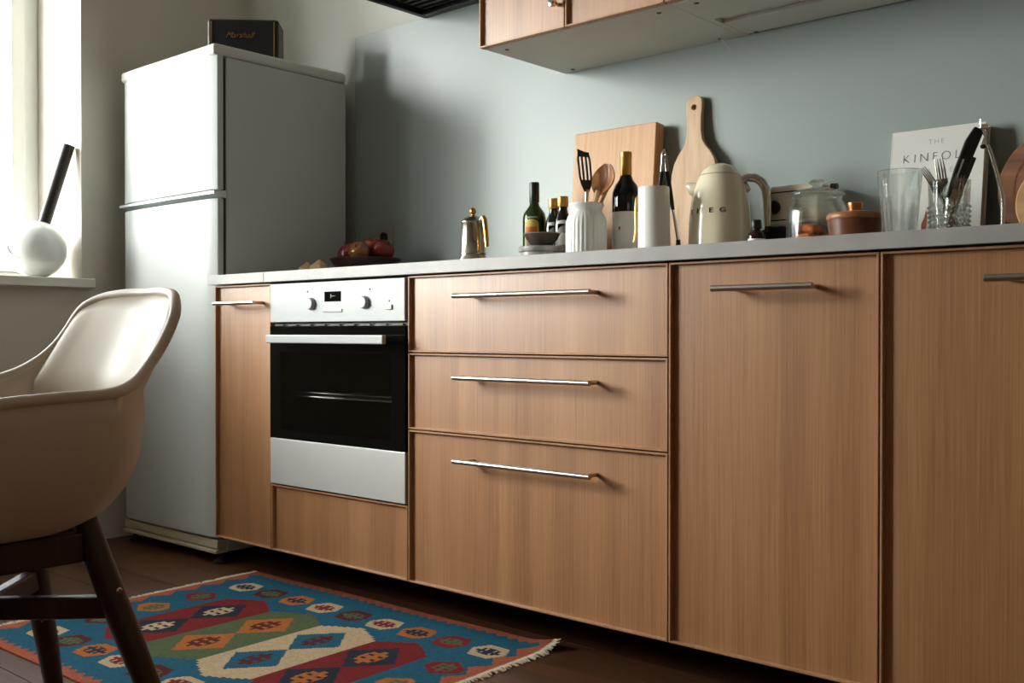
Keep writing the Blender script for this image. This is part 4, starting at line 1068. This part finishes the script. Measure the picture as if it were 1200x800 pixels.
def rug_colour(X_, Y_):
    # X_, Y_ in room coordinates before the rug's slight turn
    ex = min(X_ - RX0, RX1 - X_); ey = min(Y_ - RY0, RY1 - Y_)
    # saw-toothed terracotta edging
    toothy = 0.022 + 0.016 * (abs(((X_ / .034) % 1) - .5) * 2)
    if ey < toothy: return c_or
    toothx = 0.018 + 0.034 * (abs((((Y_ - RY1) / .085) % 1) - .5) * 2)
    if ex < toothx: return c_or
    hx_, hy_ = .050, .041
    for row, yc in enumerate((-0.078, -0.667)):
        for i, (ca, cb) in enumerate(hex_cols):
            xc = .303 + i * .119
            u, v = X_ - xc, Y_ - yc
            if abs(v) < hy_ and abs(u) < hx_ - .018 * (abs(v) / hy_) ** 1 and abs(u) + abs(v) * .6 < hx_ + .004:
                return cb if motif(u, v, hx_ * .95, hy_ * .95) else ca
    for xc in (.297, 1.254):
        for i in (1, 2, 3):
            yc = -0.078 - i * .1473
            u, v = X_ - xc, Y_ - yc
            if abs(u) < hx_ and abs(v) < hy_ + .008 and abs(v) + abs(u) * .7 < .050:
                ca, cb = end_cols[i]
                return cb if motif(v, u, hy_, hx_ * .9) else ca
    yc = -0.3725
    for x0, x1, cf, cd, cm in bands:
        if x0 <= X_ < x1:
            xm = (x0 + x1) / 2; half = (x1 - x0) / 2
            # band ends step out to a point
            st_ = math.floor((1 - abs(X_ - xm) / half) * 7) / 7
            lim = .185 + .055 * st_
            if abs(Y_ - yc) < lim:
                for dy in (-.090, .090):
                    u, v = X_ - xm - (-.004), Y_ - yc - dy
                    if abs(u) / .078 + abs(v) / .090 < 1.0:
                        return cm if motif(v, u, .058, .050) else cd
                return cf
    return c_bl
vs_ = []; fs = []; cols = []
def lift(x, y):
    """worn flat weave: slight waves; the far right corner curls up"""
    z = 0.0045 + 0.0008 * math.sin(x * 11) * math.sin(y * 9 + 1)
    d_ = max(0, 1 - math.hypot(x - LX / 2, y - LY / 2) / 0.10)
    return z + 0.016 * d_ ** 2
for j in range(NYr + 1):
    for i in range(NXr + 1):
        x, y = -LX / 2 + i * CSZ, -LY / 2 + j * CSZ
        vs_.append((x, y, lift(x, y)))
for j in range(NYr):
    for i in range(NXr):
        k = j * (NXr + 1) + i
        fs.append((k, k + 1, k + NXr + 2, k + NXr + 1))
        cols.append(rug_colour(RX0 + (i + .5) * CSZ, RY0 + (j + .5) * CSZ))
me = bpy.data.meshes.new('rug_weave'); me.from_pydata(vs_, [], fs)
ca = me.color_attributes.new('weave', 'FLOAT_COLOR', 'CORNER')
buf = []
for c_ in cols:
    w_ = random.uniform(.86, 1.10)
    buf += [c_[0] * w_, c_[1] * w_, c_[2] * w_, 1.0] * 4
ca.data.foreach_set('color', buf)
mr, nt, p = new_mat('kilim_weave')
at = nt.nodes.new('ShaderNodeAttribute'); at.attribute_name = 'weave'
nt.links.new(at.outputs['Color'], p.inputs['Base Color']); setin(p, 'Roughness', 0.95); setin(p, 'Specular IOR Level', 0.15)
tc = nt.nodes.new('ShaderNodeTexCoord'); wv = nt.nodes.new('ShaderNodeTexWave'); wv.inputs['Scale'].default_value = 110; wv.inputs['Distortion'].default_value = 1.5; wv.bands_direction = 'Y'
bp = nt.nodes.new('ShaderNodeBump'); bp.inputs['Strength'].default_value = 0.5; bp.inputs['Distance'].default_value = 0.002
nt.links.new(tc.outputs['Object'], wv.inputs['Vector']); nt.links.new(wv.outputs['Fac'], bp.inputs['Height']); nt.links.new(bp.outputs['Normal'], p.inputs['Normal'])
me.materials.append(mr)
o = bpy.data.objects.new('rug_weave', me); COL.objects.link(o); o.parent = rug
md = o.modifiers.new('solid', 'SOLIDIFY'); md.thickness = 0.004; md.offset = -1
M['fringe'] = plain('cotton_fringe', lin(206, 192, 168), 0.95, var=0.08, vscale=80)
for s in (-1, 1):
    f_ = MB(); n_ = 170
    for i in range(n_):
        y = -LY / 2 + LY * (i + .5) / n_
        x = s * LX / 2; z = lift(x, y) - .002
        l1 = random.uniform(.016, .026); dy = random.uniform(-.008, .008)
        f_.tube([(x - s * .004, y, z), (x + s * l1 * .5, y + dy * .4, z + .001 + random.uniform(0, .002)), (x + s * l1, y + dy, max(.0015, z * .6 + (z - .0025 if z > .006 else 0)))], [.0022, .0022, .0012], 5)
    fo = f_.build('fringe', M['fringe'], rug, smooth=True); fo['kind'] = 'stuff'
